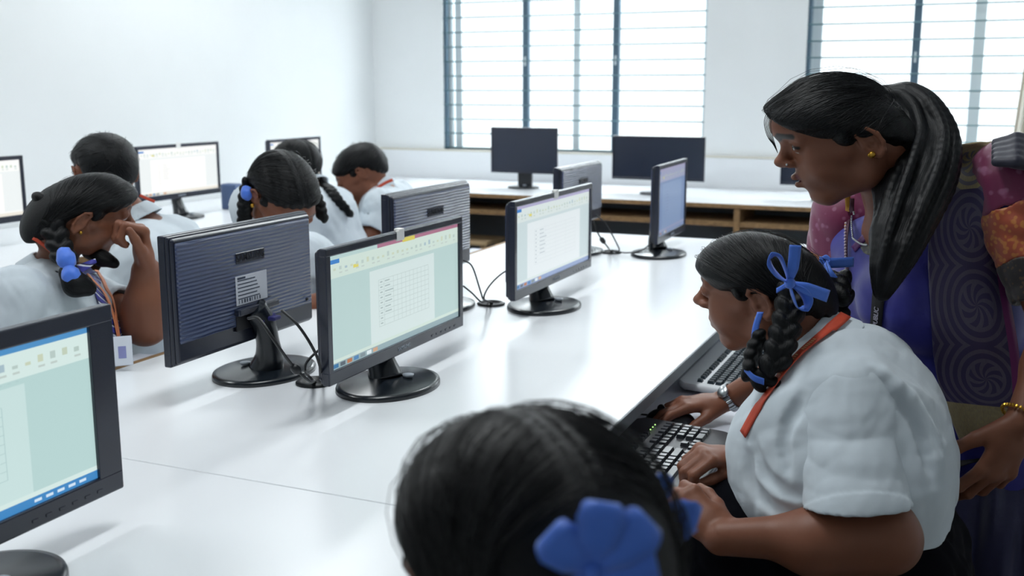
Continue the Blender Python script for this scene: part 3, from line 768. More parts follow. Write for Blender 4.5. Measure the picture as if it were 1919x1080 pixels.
def hand_ops(w, f, n, side, s=1., curl=(.5, .5, .55, .6), thumb=(.7, .3), spread=.12, k=.004):
    """w wrist, f towards the knuckles, n out of the palm, side towards the thumb; curl per finger (index..little) in units of a right angle"""
    w = V(w); f = unit(f); n = unit(V(n)-f*(V(n) @ f)); t = unit(np.cross(n, f)); t = t if t @ V(side) > 0 else -t
    O = []; q = lambda x, y, z: w+s*(x*f+y*t+z*n)
    O += [cone(q(0, .004, 0), q(.034, .012, 0), .021*s, .020*s, .01, flat=(n, .72)), cone(q(.0, -.004, 0), q(.036, -.010, 0), .020*s, .019*s, .01, flat=(n, .72)),
          cone(q(.036, .012, 0), q(.080, .022, 0), .019*s, .0135*s, .012, flat=(n, .75)), cone(q(.036, 0, 0), q(.084, .004, -.002), .019*s, .0135*s, .012, flat=(n, .75)), cone(q(.036, -.010, 0), q(.078, -.024, 0), .018*s, .012*s, .012, flat=(n, .75))]
    for i, (y, x0, L) in enumerate(((.026, .084, (.042, .026, .020)), (.0085, .088, (.046, .029, .021)), (-.009, .085, (.042, .027, .020)), (-.026, .077, (.033, .020, .018)))):
        a = 0; p = q(x0, y, -.001); r = (.0098, .0088, .0078, .0066) if i < 3 else (.0086, .0076, .0068, .006)
        sp = (1.5-i)*spread
        for j in range(3):
            a += curl[i]*PI/2*(.75, 1.0, .7)[j]
            d = unit((f*math.cos(sp)+t*math.sin(sp))*math.cos(a)+n*math.sin(a)); p2 = p+d*L[j]*s
            O.append(cone(p, p2, r[j]*s, r[j+1]*s, k if j else .007)); p = p2
    p = q(.014, .022, .004); a, b = thumb
    d = unit(f*math.cos(a)+t*math.sin(a)+n*.35); p2 = p+d*.040*s; O.append(cone(p, p2, .0145*s, .0115*s, .012))
    d = unit(f*math.cos(a-b)+t*math.sin(a-b)+n*(.35+b*.5)); p3 = p2+d*.030*s; O.append(cone(p2, p3, .0112*s, .0095*s, .004))
    d = unit(f*math.cos(a-2*b)+t*math.sin(a-2*b)+n*(.35+b)); p4 = p3+d*.024*s; O.append(cone(p3, p4, .0098*s, .007*s, .004))
    return O
def field(ops):
    def fn(X):
        X = np.atleast_2d(X); d = np.full(len(X), 1.0)
        for s, f, _, _, k in ops:
            e = f(X)
            if s > 0: h = np.maximum(k-np.abs(d-e), 0)/max(k, 1e-9); d = np.minimum(d, e)-h*h*k*.25
            else: e = -e; h = np.maximum(k-np.abs(d-e), 0)/max(k, 1e-9); d = np.maximum(d, e)+h*h*k*.25
        return d
    return fn
# ---- hair
def hair_cap(F, vol=.011, front=(.088, .066), ear=(-.004, .012), nape=(-.068, -.072), extra=(), taper=.035, part=False, peak=.0, back=1., fore=0.):
    """scalp hair: the skull thickened by vol, thinning out to the hairline front > ear > nape (local x, z)"""
    sk = [F.ell(*q) for q in skull(back, fore)]
    ex = [F.ell(c, r, .03) for c, r in extra]
    fsk = field(sk); fex = field(ex) if ex else None
    a, b, c = V(front), V(ear), V(nape)
    n1 = unit(V((b-a)[1], -(b-a)[0])); n1 = n1 if n1[1] < 0 else -n1         # below the front line
    n2 = unit(V((c-b)[1], -(c-b)[0])); n2 = n2 if n2[0] > 0 else -n2         # in front of the rear line
    def fn(X):
        p = F.loc(X); q = p[:, (0, 2)]
        d1 = -((q-a) @ n1)+peak*np.clip(np.abs(p[:, 1])/.05, 0, 1.2)**2; d2 = -((q-b) @ n2)
        up = np.maximum(d1, d2)                                              # height above the hairline
        sb = .030-np.sqrt(((p[:, 0]-.020)/.55)**2+(p[:, 2]-.016)**2)         # sideburn in front of the ear
        up = np.maximum(up, np.where(np.abs(p[:, 1]) > .045, sb, -1))
        up = up+.0025*np.sin(p[:, 1]*260+p[:, 0]*190)
        t = np.clip(up/taper, 0, 1); t = t*t*(3-2*t)
        th = np.where(up < 0, -.004+up*.5, -.004+(vol+.004)*np.minimum(1, .25*np.minimum(up/.004, 1)+.75*t))
        d = fsk(X)/1.0
        if fex is not None: d = np.minimum(d, fex(X)+(1-t)*.04+vol)
        if part: d = d+.0028*np.exp(-(p[:, 1]/.0035)**2)
        return d-th*F.s
    return [custom(fn, F.o-.19*F.s, F.o+.19*F.s, 0., 1)]
def hair_flow(F, root, fr=26., along=2.):
    """strands converge on the local point root (mirrored left and right)"""
    def fn(v):
        p = F.loc(v); R = V(root); sgn = np.sign(p[:, 1]) if R[1] else np.ones(len(p))
        d = np.array([.25, 0, 1.]) if R[1] else np.array([.1, 0, 1.])
        r = p-np.stack([np.full(len(p), R[0]), sgn*abs(R[1]), np.full(len(p), R[2])], 1)
        q = r/np.maximum(np.sqrt((r*r).sum(1)), 1e-4)[:, None]
        ang = np.arctan2(q[:, 2], q[:, 0]); el = np.arcsin(np.clip(q[:, 1]*sgn, -1, 1))
        return np.stack([ang*fr, el*fr, np.sqrt((r*r).sum(1))*along*6], 1)
    return fn
def path_flow(pts, fr=5., along=4.):
    pts = np.array(pts)
    def fn(v):
        best = np.full(len(v), 9.); T = np.zeros(len(v)); N = np.zeros((len(v), 3)); acc = 0
        for a, b in zip(pts[:-1], pts[1:]):
            ba = b-a; L = np.linalg.norm(ba); h = np.clip((v-a) @ ba/(L*L), 0, 1); o = v-a-h[:, None]*ba; d = np.sqrt((o*o).sum(1))
            m = d < best; best[m] = d[m]; T[m] = acc+h[m]*L; N[m] = o[m]; acc += L
        t = unit(pts[-1]-pts[0]); e1 = unit(np.cross(t, (.3, .5, .8))); e2 = np.cross(t, e1)
        a = np.arctan2(N @ e2, N @ e1)
        return np.stack([np.cos(a)*fr+N @ e1*60, np.sin(a)*fr+N @ e2*60, T*along], 1)
    return fn
def braid_ops(pts, r, r1=None, side=(1, 0, 0), tuft=.05):
    pts = bez(pts, 14); P3 = np.array(pts); L = np.concatenate([[0], np.cumsum(np.linalg.norm(np.diff(P3, axis=0), axis=1))])
    r1 = r1 or r*.7; O = []; u = 0; i = 0
    at = lambda t: np.array([np.interp(t, L, P3[:, j]) for j in range(3)])
    while u < L[-1]:
        k = u/L[-1]; rr = r+(r1-r)*k; t = unit(at(min(u+.004, L[-1]))-at(max(u-.004, 0)))
        sd = unit(V(side)-t*(V(side) @ t)); nn = np.cross(t, sd); sg = 1 if i % 2 else -1
        ax = unit(t*.75-sd*sg*.65); bx = unit(np.cross(nn, ax))
        O.append(ell(at(u)+sd*sg*rr*.42, (rr*.95, rr*.56, rr*.72), np.array([ax, bx, nn]), .0035)); u += rr*.58; i += 1
    if tuft:
        t = unit(P3[-1]-P3[-3]); O += chain([P3[-1], P3[-1]+t*tuft*.5, P3[-1]+t*tuft], [r1*.7, r1*.85, r1*.25], .004)
    return O, pts
def locks(pts, rad, n, seed, r0=.010, k=.004, n_b=5):
    """separate locks of hair running along a path, scattered within rad (one value per point)"""
    rs = np.random.RandomState(seed); pts = [V(p) for p in pts]; O = []
    for _ in range(n):
        a = rs.rand()*2*PI; q = np.sqrt(rs.rand())*.95+.08; drift = rs.randn()*.5; L = []
        for i, p in enumerate(pts):
            t = unit(pts[min(i+1, len(pts)-1)]-pts[max(i-1, 0)]); e1 = unit(np.cross(t, V(.4, .7, .2))); e2 = np.cross(t, e1); aa = a+drift*i/len(pts)
            L.append(p+(e1*math.cos(aa)+e2*math.sin(aa))*q*rad[i]*.85)
        L = bez(L, n_b); m = len(L); O += chain(L, [max(.0022, r0*min(1, .35+3*i/m, .15+2.2*(1-i/m))) for i in range(m)], k)
    return O
def strands(F, hops, par, n=420, seed=1, root=(-.075, .064, -.01), mode='part', r=.00055, m=12, frizz=.06, front=.098, rear=-.075, lift=.0012):
    """fine strands laid over the scalp hair: from the parting down to the braid roots, from the hairline back to a tie, or short crops"""
    rs = np.random.RandomState(seed); fn = field(hops); c0 = np.array([-.005, 0, .025])
    if mode == 'part':
        x = rear+(front-rear)*rs.rand(n)**.8; sg = np.where(rs.rand(n) < .5, -1, 1)
        z = .118-.045*np.clip((x-.03)/.07, 0, 1)**2-.05*np.clip((-x-.02)/.06, 0, 1)**2
        A = np.stack([x, sg*.003, z], 1); B = np.array(root)*np.stack([np.ones(n), sg, np.ones(n)], 1)+rs.randn(n, 3)*.007
    elif mode == 'tie':
        a = rs.rand(n)*2*PI; x = .075*np.sqrt(rs.rand(n))
        A = np.stack([.095-.11*np.abs(np.sin(a))**1.5+0*x, .074*np.sin(a), .06+.05*np.cos(a)*(rs.rand(n)*.9)-.045*np.abs(np.sin(a))**2], 1); B = np.array(root)+rs.randn(n, 3)*.010
    else:
        a = rs.rand(n)*2*PI; h = rs.rand(n)*1.25-.25; q = np.sqrt(np.maximum(1-h*h, 0))
        A = c0+np.stack([.1*q*np.cos(a), .08*q*np.sin(a), .1*h], 1); d = np.stack([.020+.01*rs.rand(n), rs.randn(n)*.008, -.012*np.ones(n)], 1); B = A+d; m = 4
    T = np.linspace(0, 1, m); dA = A-c0; dB = B-c0
    dA /= np.linalg.norm(dA, axis=1)[:, None]; dB /= np.linalg.norm(dB, axis=1)[:, None]
    D = dA[:, None]*(1-T)[None, :, None]+dB[:, None]*T[None, :, None]
    if mode == 'part': D[:, :, 1] += (np.sin(PI*T)[None]*.22*np.sign(dB[:, 1])[:, None]); D[:, :, 2] += np.sin(PI*T)[None]*.12
    if mode == 'tie': D[:, :, 1] += np.sin(PI*T)[None]*.25*dA[:, 1][:, None]; D[:, :, 2] += np.sin(PI*T)[None]*.10
    D /= np.linalg.norm(D, axis=2)[:, :, None]; W = (D.reshape(-1, 3) @ F.A.T); W /= np.linalg.norm(W, axis=1)[:, None]; C0 = F(c0)
    lo = np.full(len(W), .02); hi = np.full(len(W), .19)
    for _ in range(14):
        md = (lo+hi)/2; ins = fn(C0+W*md[:, None]) < 0; lo = np.where(ins, md, lo); hi = np.where(ins, hi, md)
    ok = (lo > .045).reshape(n, m).all(1)
    up = rs.rand(n)*lift; fz = rs.rand(n) < frizz; up = up+np.where(fz, .003+.006*rs.rand(n), 0)
    L = (lo.reshape(n, m)+up[:, None]*np.sin(PI*np.clip(T*.9+.05, 0, 1))[None]+np.where(fz[:, None], .0015*np.sin(T*9+rs.rand(n)[:, None]*6), 0)+(T[None]*rs.rand(n)[:, None]*.006 if mode == 'crop' else 0)).reshape(-1)
    X = (C0+W*L[:, None]).reshape(n, m, 3)[ok]; n = len(X)
    t = np.gradient(X, axis=1); t /= np.maximum(np.linalg.norm(t, axis=2), 1e-9)[:, :, None]; Wn = W.reshape(-1, m, 3)[ok]; s = np.cross(t, Wn); s /= np.maximum(np.linalg.norm(s, axis=2), 1e-9)[:, :, None]
    rr = r*np.interp(T, [0, .15, .85, 1], [.5, 1, 1, .4])[None, :, None]
    R3 = np.stack([X+s*rr, X+Wn*rr, X-s*rr], 2)                      # n, m, 3, xyz
    idx = np.arange(n*m*3).reshape(n, m, 3); Q = []
    for k in range(3): Q.append(np.stack([idx[:, :-1, k], idx[:, :-1, (k+1) % 3], idx[:, 1:, (k+1) % 3], idx[:, 1:, k]], -1).reshape(-1, 4))
    v = R3.reshape(-1, 3); me = np_mesh('strands', v, np.concatenate(Q))
    return link('strands', me, m_strand, par)
def strip(name, pts, wid, m, par, thick=.0012, smooth=True, n=8, uv=False):
    """cloth band: pts centre line, wid(list or vector) half-width vectors"""
    pts = bez(pts, n) if smooth else [V(p) for p in pts]
    W = [V(wid)]*len(pts) if not isinstance(wid, list) else [np.array([np.interp(i/(len(pts)-1)*(len(wid)-1), range(len(wid)), [w[j] for w in wid]) for j in range(3)]) for i in range(len(pts))]
    b = bmesh.new(); pr = None
    ul = b.loops.layers.uv.new('UVMap') if uv else None
    ln = 0; last = None
    for i, p in enumerate(pts):
        if last is not None: l0 = ln; ln += np.linalg.norm(p-last)
        last = p
        c = [b.verts.new(p-W[i]), b.verts.new(p-W[i]*.33), b.verts.new(p+W[i]*.33), b.verts.new(p+W[i])]
        if pr:
            for k in range(3):
                f = b.faces.new((pr[k], pr[k+1], c[k+1], c[k])); f.smooth = True
                if uv:
                    for lp, q in zip(f.loops, ((k/3, l0), ((k+1)/3, l0), ((k+1)/3, ln), (k/3, ln))): lp[ul].uv = q
        pr = c
    me = bpy.data.meshes.new(name); b.to_mesh(me); b.free()
    o = link(name, me, m, par); md = o.modifiers.new('thickness', 'SOLIDIFY'); md.thickness = thick; md.offset = 0; return o
def bow(par, c, r, u, n, size, m=None, tails=((-.5, -1.0), (.6, -.9)), loops=((-1, .35), (1, .35)), wid=.42, name='hair_ribbon', open_=False):
    """ribbon bow at c: r right, u up, n outwards"""
    c, r, u, n = V(c), unit(r), unit(u), unit(n); s = size; top = None
    for lx, ly in loops:
        d = unit(r*lx+u*ly); L = s*math.hypot(lx, ly); w = np.cross(n, d)*s*wid*.5
        pts = [c, c+d*L*.4+n*s*.26, c+d*L*.78+n*s*.30, c+d*L*.97+n*s*.20, c+d*L+n*s*.08, c+d*L*.9-n*s*.04, c+d*L*.5+n*s*.0, c+n*.002]
        ww = [w*.3, w*.85, w*1.1, w*.85, w*.55, w*.9, w*.9, w*.3]
        if open_:    # loop seen from its side: a teardrop in the plane of the bow
            p = np.cross(n, d); pts = [c, c+d*L*.45+p*s*.20+n*s*.1, c+d*L*.88+p*s*.20+n*s*.12, c+d*L*1.02+n*s*.12, c+d*L*.85-p*s*.19+n*s*.10, c+d*L*.4-p*s*.12+n*s*.06, c]
            q = n*s*wid*.42; ww = [q*.6+p*s*.03, q+p*s*.10, q+p*s*.12, q+d*s*.10, q-p*s*.02, q, q*.6]
        o = strip(name if top is None else 'bow_loop', pts, ww, m or m_ribbon, par if top is None else top)
        top = top or o
    for tx, ty in tails:
        d = unit(r*tx+u*ty); L = s*math.hypot(tx, ty); w = np.cross(n, d)*s*wid*.45
        strip('bow_tail', [c, c+d*L*.4+n*s*.16, c+d*L+n*s*.04], [w*.4, w, w*1.05], m or m_ribbon, top)
    k = MB(); k.sphere(c+n*s*.06, s*.17, (1, 1, 1), 14); k.build('bow_knot', m or m_ribbon, top)
    return top
# ---- surfaces for draping
def drape(fn, x, y, off=.004, d0=1.2, d1=3.2, fallback=None):
    """where the sight line through (x, y) meets the cloth, lifted off it; with the normal"""
    t = d0; r = P(x, y, 1.)-UZ*ZC
    for _ in range(220):
        p = UZ*ZC+r*t; d = fn(p)[0]
        if d < .0006: break
        t += max(d*.7, .0008)
        if t > d1: break
    if t > d1:
        if fallback is None: return None
        p = UZ*ZC+r*fallback; return p, unit(-r)
    g = unit(np.array([fn(p+h)[0]-fn(p-h)[0] for h in np.eye(3)*.003]))
    return p+g*off, g
def strap(name, pts_px, fn, half_w, m, par, off=.003, n=5, uv=False, fb=None):
    px = [np.array(q, float) for q in pts_px]; q = bez([np.array([*p, 0.]) for p in px], n); C = []; N = []
    for p in q:
        r = drape(fn, p[0], p[1], off, fallback=fb)
        if r is not None: C.append(r[0]); N.append(r[1])
    W = []
    for i in range(len(C)):
        t = unit(C[min(i+1, len(C)-1)]-C[max(i-1, 0)]); W.append(unit(np.cross(N[i], t))*half_w)
    return strip(name, C, W, m, par, .0016, smooth=False, uv=uv), C, N
def collar(c, ax, R0, h, slope, th=.0035, front=None, gap=.5, k=.002):
    """standing fold collar: a flared ring round the neck, open at the front"""
    c = V(c); ax = unit(ax)
    def fn(X):
        p = X-c; t = p @ ax; q = p-np.outer(t, ax); rad = np.sqrt((q*q).sum(1)); d = np.maximum(np.abs(rad-(R0-slope*t))-th, np.abs(t-h/2)-h/2)
        if front is not None:
            f = unit(V(front)-ax*(V(front) @ ax)); a = q @ f/np.maximum(rad, 1e-5); d = np.maximum(d, (a-math.cos(gap))*R0)
        return d
    e = R0+h+abs(slope)*h+.01
    return custom(fn, c-e, c+e, k, 1)
def folds(seed, amp, wl, axis=None):
    r = np.random.RandomState(seed); K = [unit(r.randn(3))*2*PI/(wl*(.6+.9*r.rand())) for _ in range(5)]; ph = r.rand(5)*6.28; A2 = [unit(r.randn(3))*2*PI/(wl*2.2) for _ in range(5)]
    def fn(X):
        s = np.zeros(len(X))
        for k, p, a in zip(K, ph, A2): s += 1-2*np.abs(np.sin((X @ k)*.5+p+1.3*np.sin(X @ a)))
        return amp*s/2.2
    return fn
# ---- whole seated or standing figure
def limbs(J, R, s=1.):
    O = []
    l = unit(V(J['shL'])-V(J['shR'])) if 'shL' in J else V(0, 1, 0)
    w = R.get('w', .055)
    for sg in (-1, 1):
        O += chain([V(J['pelvis'])+l*sg*w, V(J['belly'])+l*sg*w*.9, V(J['chest'])+l*sg*w, V(J['neck'])+l*sg*.012-UZ*.02], [R['pelvis'], R['belly'], R['chest'], R['neck']], .05)
    O.append(cone(V(J['neck'])-UZ*.01, J['skull'], R['neck'], R.get('neck2', R['neck']*.95), .03))
    for q in 'LR':
        O += chain([V(J['chest'])*.35+V(J['neck'])*.25+V(J['sh'+q])*.4, J['sh'+q]], [R['sh']*1.25, R['sh']], .05)
        O += chain([J['sh'+q], J['el'+q], J['wr'+q]], [R['sh'], R['el'], R['wr']], .02)
        m = V(J['el'+q])*.65+V(J['wr'+q])*.35; O.append(cone(J['el'+q], m, R['el'], R['el']*.98, .02))
        if 'kn'+q in J:
            hp = V(J['pelvis'])+l*(1 if q == 'L' else -1)*w*1.2
            O += chain([hp, J['kn'+q], J['an'+q]], [R['pelvis']*.75, R.get('kn', .052), .036], .03)
            ft = V(J['an'+q]); d = V(J.get('toe', unit(V(J['kn'+q])-hp)*V(1, 1, 0)))
            O.append(cone(ft-UZ*.03, ft-UZ*.035+unit(d)*.13, .035, .026, .02))
    return O
VQ = 1.0
# ------------------------------------------------------------------ the girl at the black keyboard

G_h = unit(V(-1, .13, 0))
GF = head_frame(P(1441, 556, 1.735), G_h, (1.09, -.03), (.22, .77), .98)
pel = P(1640, 1095, 1.71)
GJ = dict(pelvis=pel, belly=P(1590, 910, 1.70), chest=P(1568, 775, 1.70), neck=P(1518, 650, 1.715), skull=GF(-.022, 0, -.03),
          shL=P(1580, 748, 1.57), elL=P(1655, 1008, 1.50), wrL=P(1352, 1008, 1.535), shR=P(1540, 720, 1.86), elR=P(1530, 900, 1.89), wrR=P(1392, 862, 1.74),
          knL=pel+V(-.40, -.08, -.03), knR=pel+V(-.40, .10, -.03), anL=V(-.46, pel[1]-.09, .09), anR=V(-.46, pel[1]+.11, .09), toe=V(-1, 0, 0))
GR_ = dict(pelvis=.115, belly=.115, chest=.105, neck=.046, neck2=.046, sh=.047, el=.0415, wr=.0255, w=.055)
ops = limbs(GJ, GR_)+head_ops(GF, eye=.45, cheek=1.12, back=.85)
ops.append(cone(P(1660, 1010, 1.50), P(1520, 1022, 1.51), .040, .043, .03))
fL = unit(P(1286, 945, 1.57)-P(1352, 1008, 1.535))
ops += hand_ops(GJ['wrL'], fL, FW*.75-UZ*.55+RT*.1, UZ, .92, curl=(.75, .8, .85, .85), thumb=(.5, .2))
ops += hand_ops(GJ['wrR'], unit(P(1305, 850, 1.70)-GJ['wrR']), -UZ*.8-RT*.15+FW*.1, -HD, .92, curl=(.62, .7, .75, .85), thumb=(.25, .12))
girl = sdf_obj('person', ops, .0026*VQ, m_skin, origin=(pel[0], pel[1], 0), color=face_tint(GF, SK, brow=.8))
girl.location = (pel[0], pel[1], 0)
finish(girl, 'girl with a red lanyard and blue hair ribbons sitting at the black keyboard', 'person', 'people in the computer room')
def onto(par, o): o.location = -par.location if o.location.length == 0 else o.location-par.location; return o
def kids(par):
    """children were built in room coordinates: shift them under their parent"""
    for o in par.children:
        if not o.get('_k'): o.matrix_parent_inverse = Matrix.Translation(-par.location)
G = []
eyes(GF, girl)
# shirt
B = P(1602, 985, 1.70)
GT = []
for sg in (-1, 1):
    l = V(0, -1, 0)*sg*.055
    GT += chain([P(1546, 702, 1.715)+l*.3, P(1572, 775, 1.70)+l, P(1592, 890, 1.69)+l, P(1612, 985, 1.69)+l], [.055, .126, .145, .116], .05)
GT += [cone(P(1622, 715, 1.71), P(1645, 780, 1.70), .07, .082, .06), cone(P(1455, 850, 1.68), P(1475, 935, 1.68), .07, .07, .06), cone(P(1700, 900, 1.72), P(1730, 935, 1.74), .062, .045, .05)]
GT += [cone(P(1570, 712, 1.66), P(1584, 748, 1.590), .064, .063, .04), cone(P(1584, 748, 1.590), P(1588, 790, 1.58), .063, .056, .03)]
SL = [cone(P(1579, 752, 1.583), P(1607, 965, 1.505), .0655, .0745, .01), cone(P(1566, 735, 1.635), P(1582, 765, 1.585), .060, .064, .05)]
GS = []
GT += [cone(P(1520, 690, 1.80), P(1540, 730, 1.86), .06, .06, .05), cone(P(1540, 730, 1.86), P(1525, 880, 1.88), .062, .066, .03)]
hemn = unit(np.cross(P(1695, 940, 1.5)-P(1515, 951, 1.5), FW)); hemn = hemn if hemn @ UZ < 0 else -hemn
def sleeve_cut(X):
    q = X-P(1605, 946, 1.505)
    return np.maximum(-(q @ hemn), np.sqrt(((q-np.outer(q @ hemn, hemn))**2).sum(1))-.1)
SL.append(custom(sleeve_cut, P(1605, 946, 1.505)-.14, P(1605, 946, 1.505)+.14, .001))
SL.append(cone(P(1609, 962, 1.506), P(1616, 1010, 1.50), .0665, .0715, .001, -1))                # hollow sleeve opening
hn = unit(V(.05, 0, -1)); hp = P(1600, 1003, 1.6)
GS += [(o[0], o[1], o[2], o[3], .014 if i == 0 else o[4]) for i, o in enumerate(GT)]
GS.append(half(hp, hn, hp-.6, hp+.6, .002))
hn2 = unit(RT*.75-UZ*.66); hp2 = P(1757, 968, 1.7)
GS.append(half(hp2, hn2, hp2-.5, hp2+.5, .004))
gfn0 = field(GS)
def crease(fn, px, r, k=.02, off=0., sign=-1):
    q = [drape(fn, x, y, off)[0] for x, y in bez([V(*p, 0) for p in px], 4) for x, y in [(x, y)]] if False else [drape(fn, p[0], p[1], off)[0] for p in bez([V(*p, 0.) for p in px], 4)]
    return chain(q, [r*.5]+[r]*(len(q)-2)+[r*.4], k, sign)
for px, r, sg, of in [([(1500, 745), (1470, 820), (1478, 900)], .004, -1, .002), ([(1415, 830), (1430, 885), (1480, 925), (1520, 935)], .005, -1, .002), ([(1400, 850), (1412, 915), (1470, 960), (1530, 962)], .006, -1, .002), ([(1640, 700), (1720, 800), (1745, 900)], .008, -1, .003), ([(1660, 700), (1735, 800), (1760, 880)], .008, 1, -.005)]:
    GS += crease(gfn0, px, r, .016, of, sg)
gfn = field(GS)
_f1 = folds(3, .0018, .10); _f2 = folds(8, .0005, .035)
g_disp = lambda X: _f1(X)+_f2(X)
cax = unit(P(1496, 629, 1.712)-P(1530, 668, 1.712))
GC = collar(P(1534, 672, 1.712), cax, .088, .056, .52, .003)
s_ax = unit(P(1607, 965, 1.505)-P(1578, 752, 1.585)); s_o = P(1578, 752, 1.585); s_e = unit(np.cross(s_ax, FW))
def s_disp(X):
    q = X-s_o; t = q @ s_ax; a = np.arctan2(q @ np.cross(s_ax, s_e), q @ s_e)
    w = np.clip((.155-t)/.03, 0, 1)
    f = np.sin(t*52+1.1*np.sin(a*2+.6)+1.6*a); g = np.sin(t*38-1.3*a+1.2*np.sin(a*2+t*20))
    return w*np.clip(t/.05, 0, 1)*(.0010*(1-2*np.abs(f))+.0012*(1-2*np.abs(g)))+_f2(X)-.0014*(t > .162)
shirt = sdf_obj('shirt', GS, .0034*VQ, m_shirt, girl, disp=g_disp)
sdf_obj('sleeve', SL, .0026*VQ, m_shirt, shirt, disp=s_disp, smooth=1)
col = sdf_obj('collar', [GC], .0025*VQ, m_shirt, shirt, smooth=2)
fs = field(GS+[GC]+SL)
st, C, N = strap('lanyard', [(1583, 594), (1545, 628), (1505, 662), (1470, 700), (1440, 742), (1418, 775), (1396, 815)], fs, .0088, m_orange, girl, .004, 6)
# pale printed marks on the band
for a in (.28, .42, .46):
    i = int(a*len(C)); b = MB(); n = N[i]; t = unit(C[i+1]-C[i]); w = np.cross(n, t)
    for k in range(7 if a != .42 else 3):
        c = C[i]+t*(.0042*(k-3))+n*.0014
        b.quad(c-w*.0035-t*.0011, c+w*.0035-t*.0011, c+w*.0035+t*.0011, c-w*.0035+t*.0011)
    b.build('lanyard_print', mat('print_cream', '#e0b887', .6), st)
# skirt
GK = [cone(pel+V(0, -.05, -.02), pel+V(0, .05, -.02), .14, .14, .05), cone(pel+V(0, -.05, .06), pel+V(0, .05, .06), .12, .12, .05)]
for q in 'LR': GK += [cone(pel+V(0, (-.07 if q == 'L' else .07), 0), GJ['kn'+q], .105, .085, .06), cone(GJ['kn'+q], GJ['kn'+q]+V(.02, 0, -.25), .085, .10, .06)]
GK.append(cone(P(1470, 960, 1.70), P(1400, 985, 1.70), .085, .085, .05))
sdf_obj('skirt', GK, .006, m_navy, girl, disp=folds(5, .004, .09))
for q in 'LR':
    a = GJ['an'+q]; sdf_obj('shoe', [cone(a+V(.02, 0, -.045), a+V(-.14, 0, -.055), .038, .033, .02), cone(a, a+V(.02, 0, -.05), .035, .038, .02)], .005, m_shoe, girl)
# hair
hops = hair_cap(GF, .013, front=(.098, .046), ear=(-.026, .026), nape=(-.070, -.036), taper=.028, extra=[((-.008, 0, .060), (.074, .070, .070))], peak=.014, back=.85)
hair = sdf_obj('hair', hops, .0026*VQ, m_hair, girl, flow=hair_flow(GF, (-.075, .062, -.012), 30, 2.2))
bo, bp = braid_ops([P(1484, 552, 1.63), P(1476, 600, 1.615), P(1461, 655, 1.60), P(1442, 706, 1.595)], .0215, .021, RT, 0)
sdf_obj('braid', bo, .0026*VQ, m_hair, hair, flow=path_flow(bp))
bo, bp = braid_ops([P(1446, 708, 1.60), P(1420, 712, 1.605), P(1404, 690, 1.61), P(1414, 655, 1.62), P(1428, 625, 1.625)], .0165, .014, UZ, .0)
sdf_obj('braid', bo, .0026*VQ, m_hair, hair, flow=path_flow(bp))
bo, bp = braid_ops([GF(-.075, -.065, -.01), P(1565, 525, 1.80), P(1572, 565, 1.81), P(1560, 590, 1.80)], .027, .022, RT, .0)
sdf_obj('braid', bo, .003*VQ, m_hair, hair, flow=path_flow(bp))
strands(GF, hops, hair, 520, 3, root=(-.066, .062, -.012))
strands(GF, hops, hair, 60, 4, root=(-.066, .062, -.012), frizz=1., r=.0004, lift=.004)
rb = bow(girl, P(1479, 531, 1.592), RT, UZ*.97-FW*.2, -FW, .050, tails=((.06, 1.2), (1.2, -.42)), loops=((-.62, .86), (.52, -.80)), wid=.40, open_=True)
strip('ribbon_wrap', [P(1455, 545, 1.61), P(1479, 534, 1.598), P(1500, 545, 1.60)], UZ*.004, m_ribbon, rb)
strip('ribbon_wrap', [P(1425, 585, 1.625), P(1416, 615, 1.62), P(1413, 650, 1.615), P(1407, 672, 1.607)], RT*.005, m_ribbon, rb)
strip('ribbon_wrap', [P(1395, 690, 1.60), P(1412, 708, 1.592), P(1432, 716, 1.59)], UZ*.005, m_ribbon, rb)
strip('bow_tail', [P(1535, 490, 1.80), P(1560, 493, 1.79), P(1600, 491, 1.80)], UZ*.0085, m_ribbon, rb)
strip('ribbon_wrap', [P(1572, 535, 1.775), P(1556, 515, 1.772), P(1545, 495, 1.785)], UZ*.006+RT*.004, m_ribbon, rb)
strip('bow_loop', [P(1537, 488, 1.80), P(1548, 482, 1.79), P(1556, 490, 1.785), P(1546, 498, 1.79)], UZ*.004, m_ribbon, rb)
b = MB(); b.sphere(GF(-.002, .080, -.027), .0058, n=12); b.sphere(GF(-.002, .082, -.036), .0035, n=10); b.build('earring', m_gold, girl)
kids(girl)
# ------------------------------------------------------------------ the woman leaning over
T_h = unit(-RT*.985+HD*.17)
TF = head_frame(P(1604, 267, 1.83), T_h, (1.16, -.18), (.37, .80), 1.0)
tp = P(1852, 960, 2.0)
TJ = dict(pelvis=tp, belly=P(1795, 770, 1.99), chest=P(1728, 560, 1.98), neck=P(1684, 420, 1.95), skull=TF(-.03, 0, -.02),
          shR=P(1572, 455, 2.12), elR=P(1560, 640, 2.16), wrR=P(1356, 752, 2.275), shL=P(1890, 350, 1.80), elL=P(1985, 630, 1.74), wrL=P(1912, 795, 1.70))
TR = dict(pelvis=.12, belly=.098, chest=.095, neck=.048, neck2=.050, sh=.046, el=.037, wr=.0245, w=.06)
ops = limbs(TJ, TR)+head_ops(TF, eye=1.25, mouth=1.0, lipx=.006, back=.70, fore=.014)
lx = V(TJ['shL'])-V(TJ['shR']); t_l = unit(lx*V(1, 1, 0)); t_f = np.cross(t_l, UZ)*1.0
for q in (-1, 1):
    hp = tp+t_l*q*.085; kn = V(hp[0]+t_f[0]*.06+.02, hp[1]+t_f[1]*.06, .36); an = V(hp[0]+.03, hp[1], .06); ops += chain([hp, kn, an], [.095, .065, .04], .03); ops.append(cone(an-UZ*.02, an-UZ*.03+t_f*.12, .034, .026, .02))
fR = unit(P(1290, 758, 2.262)-TJ['wrR'])
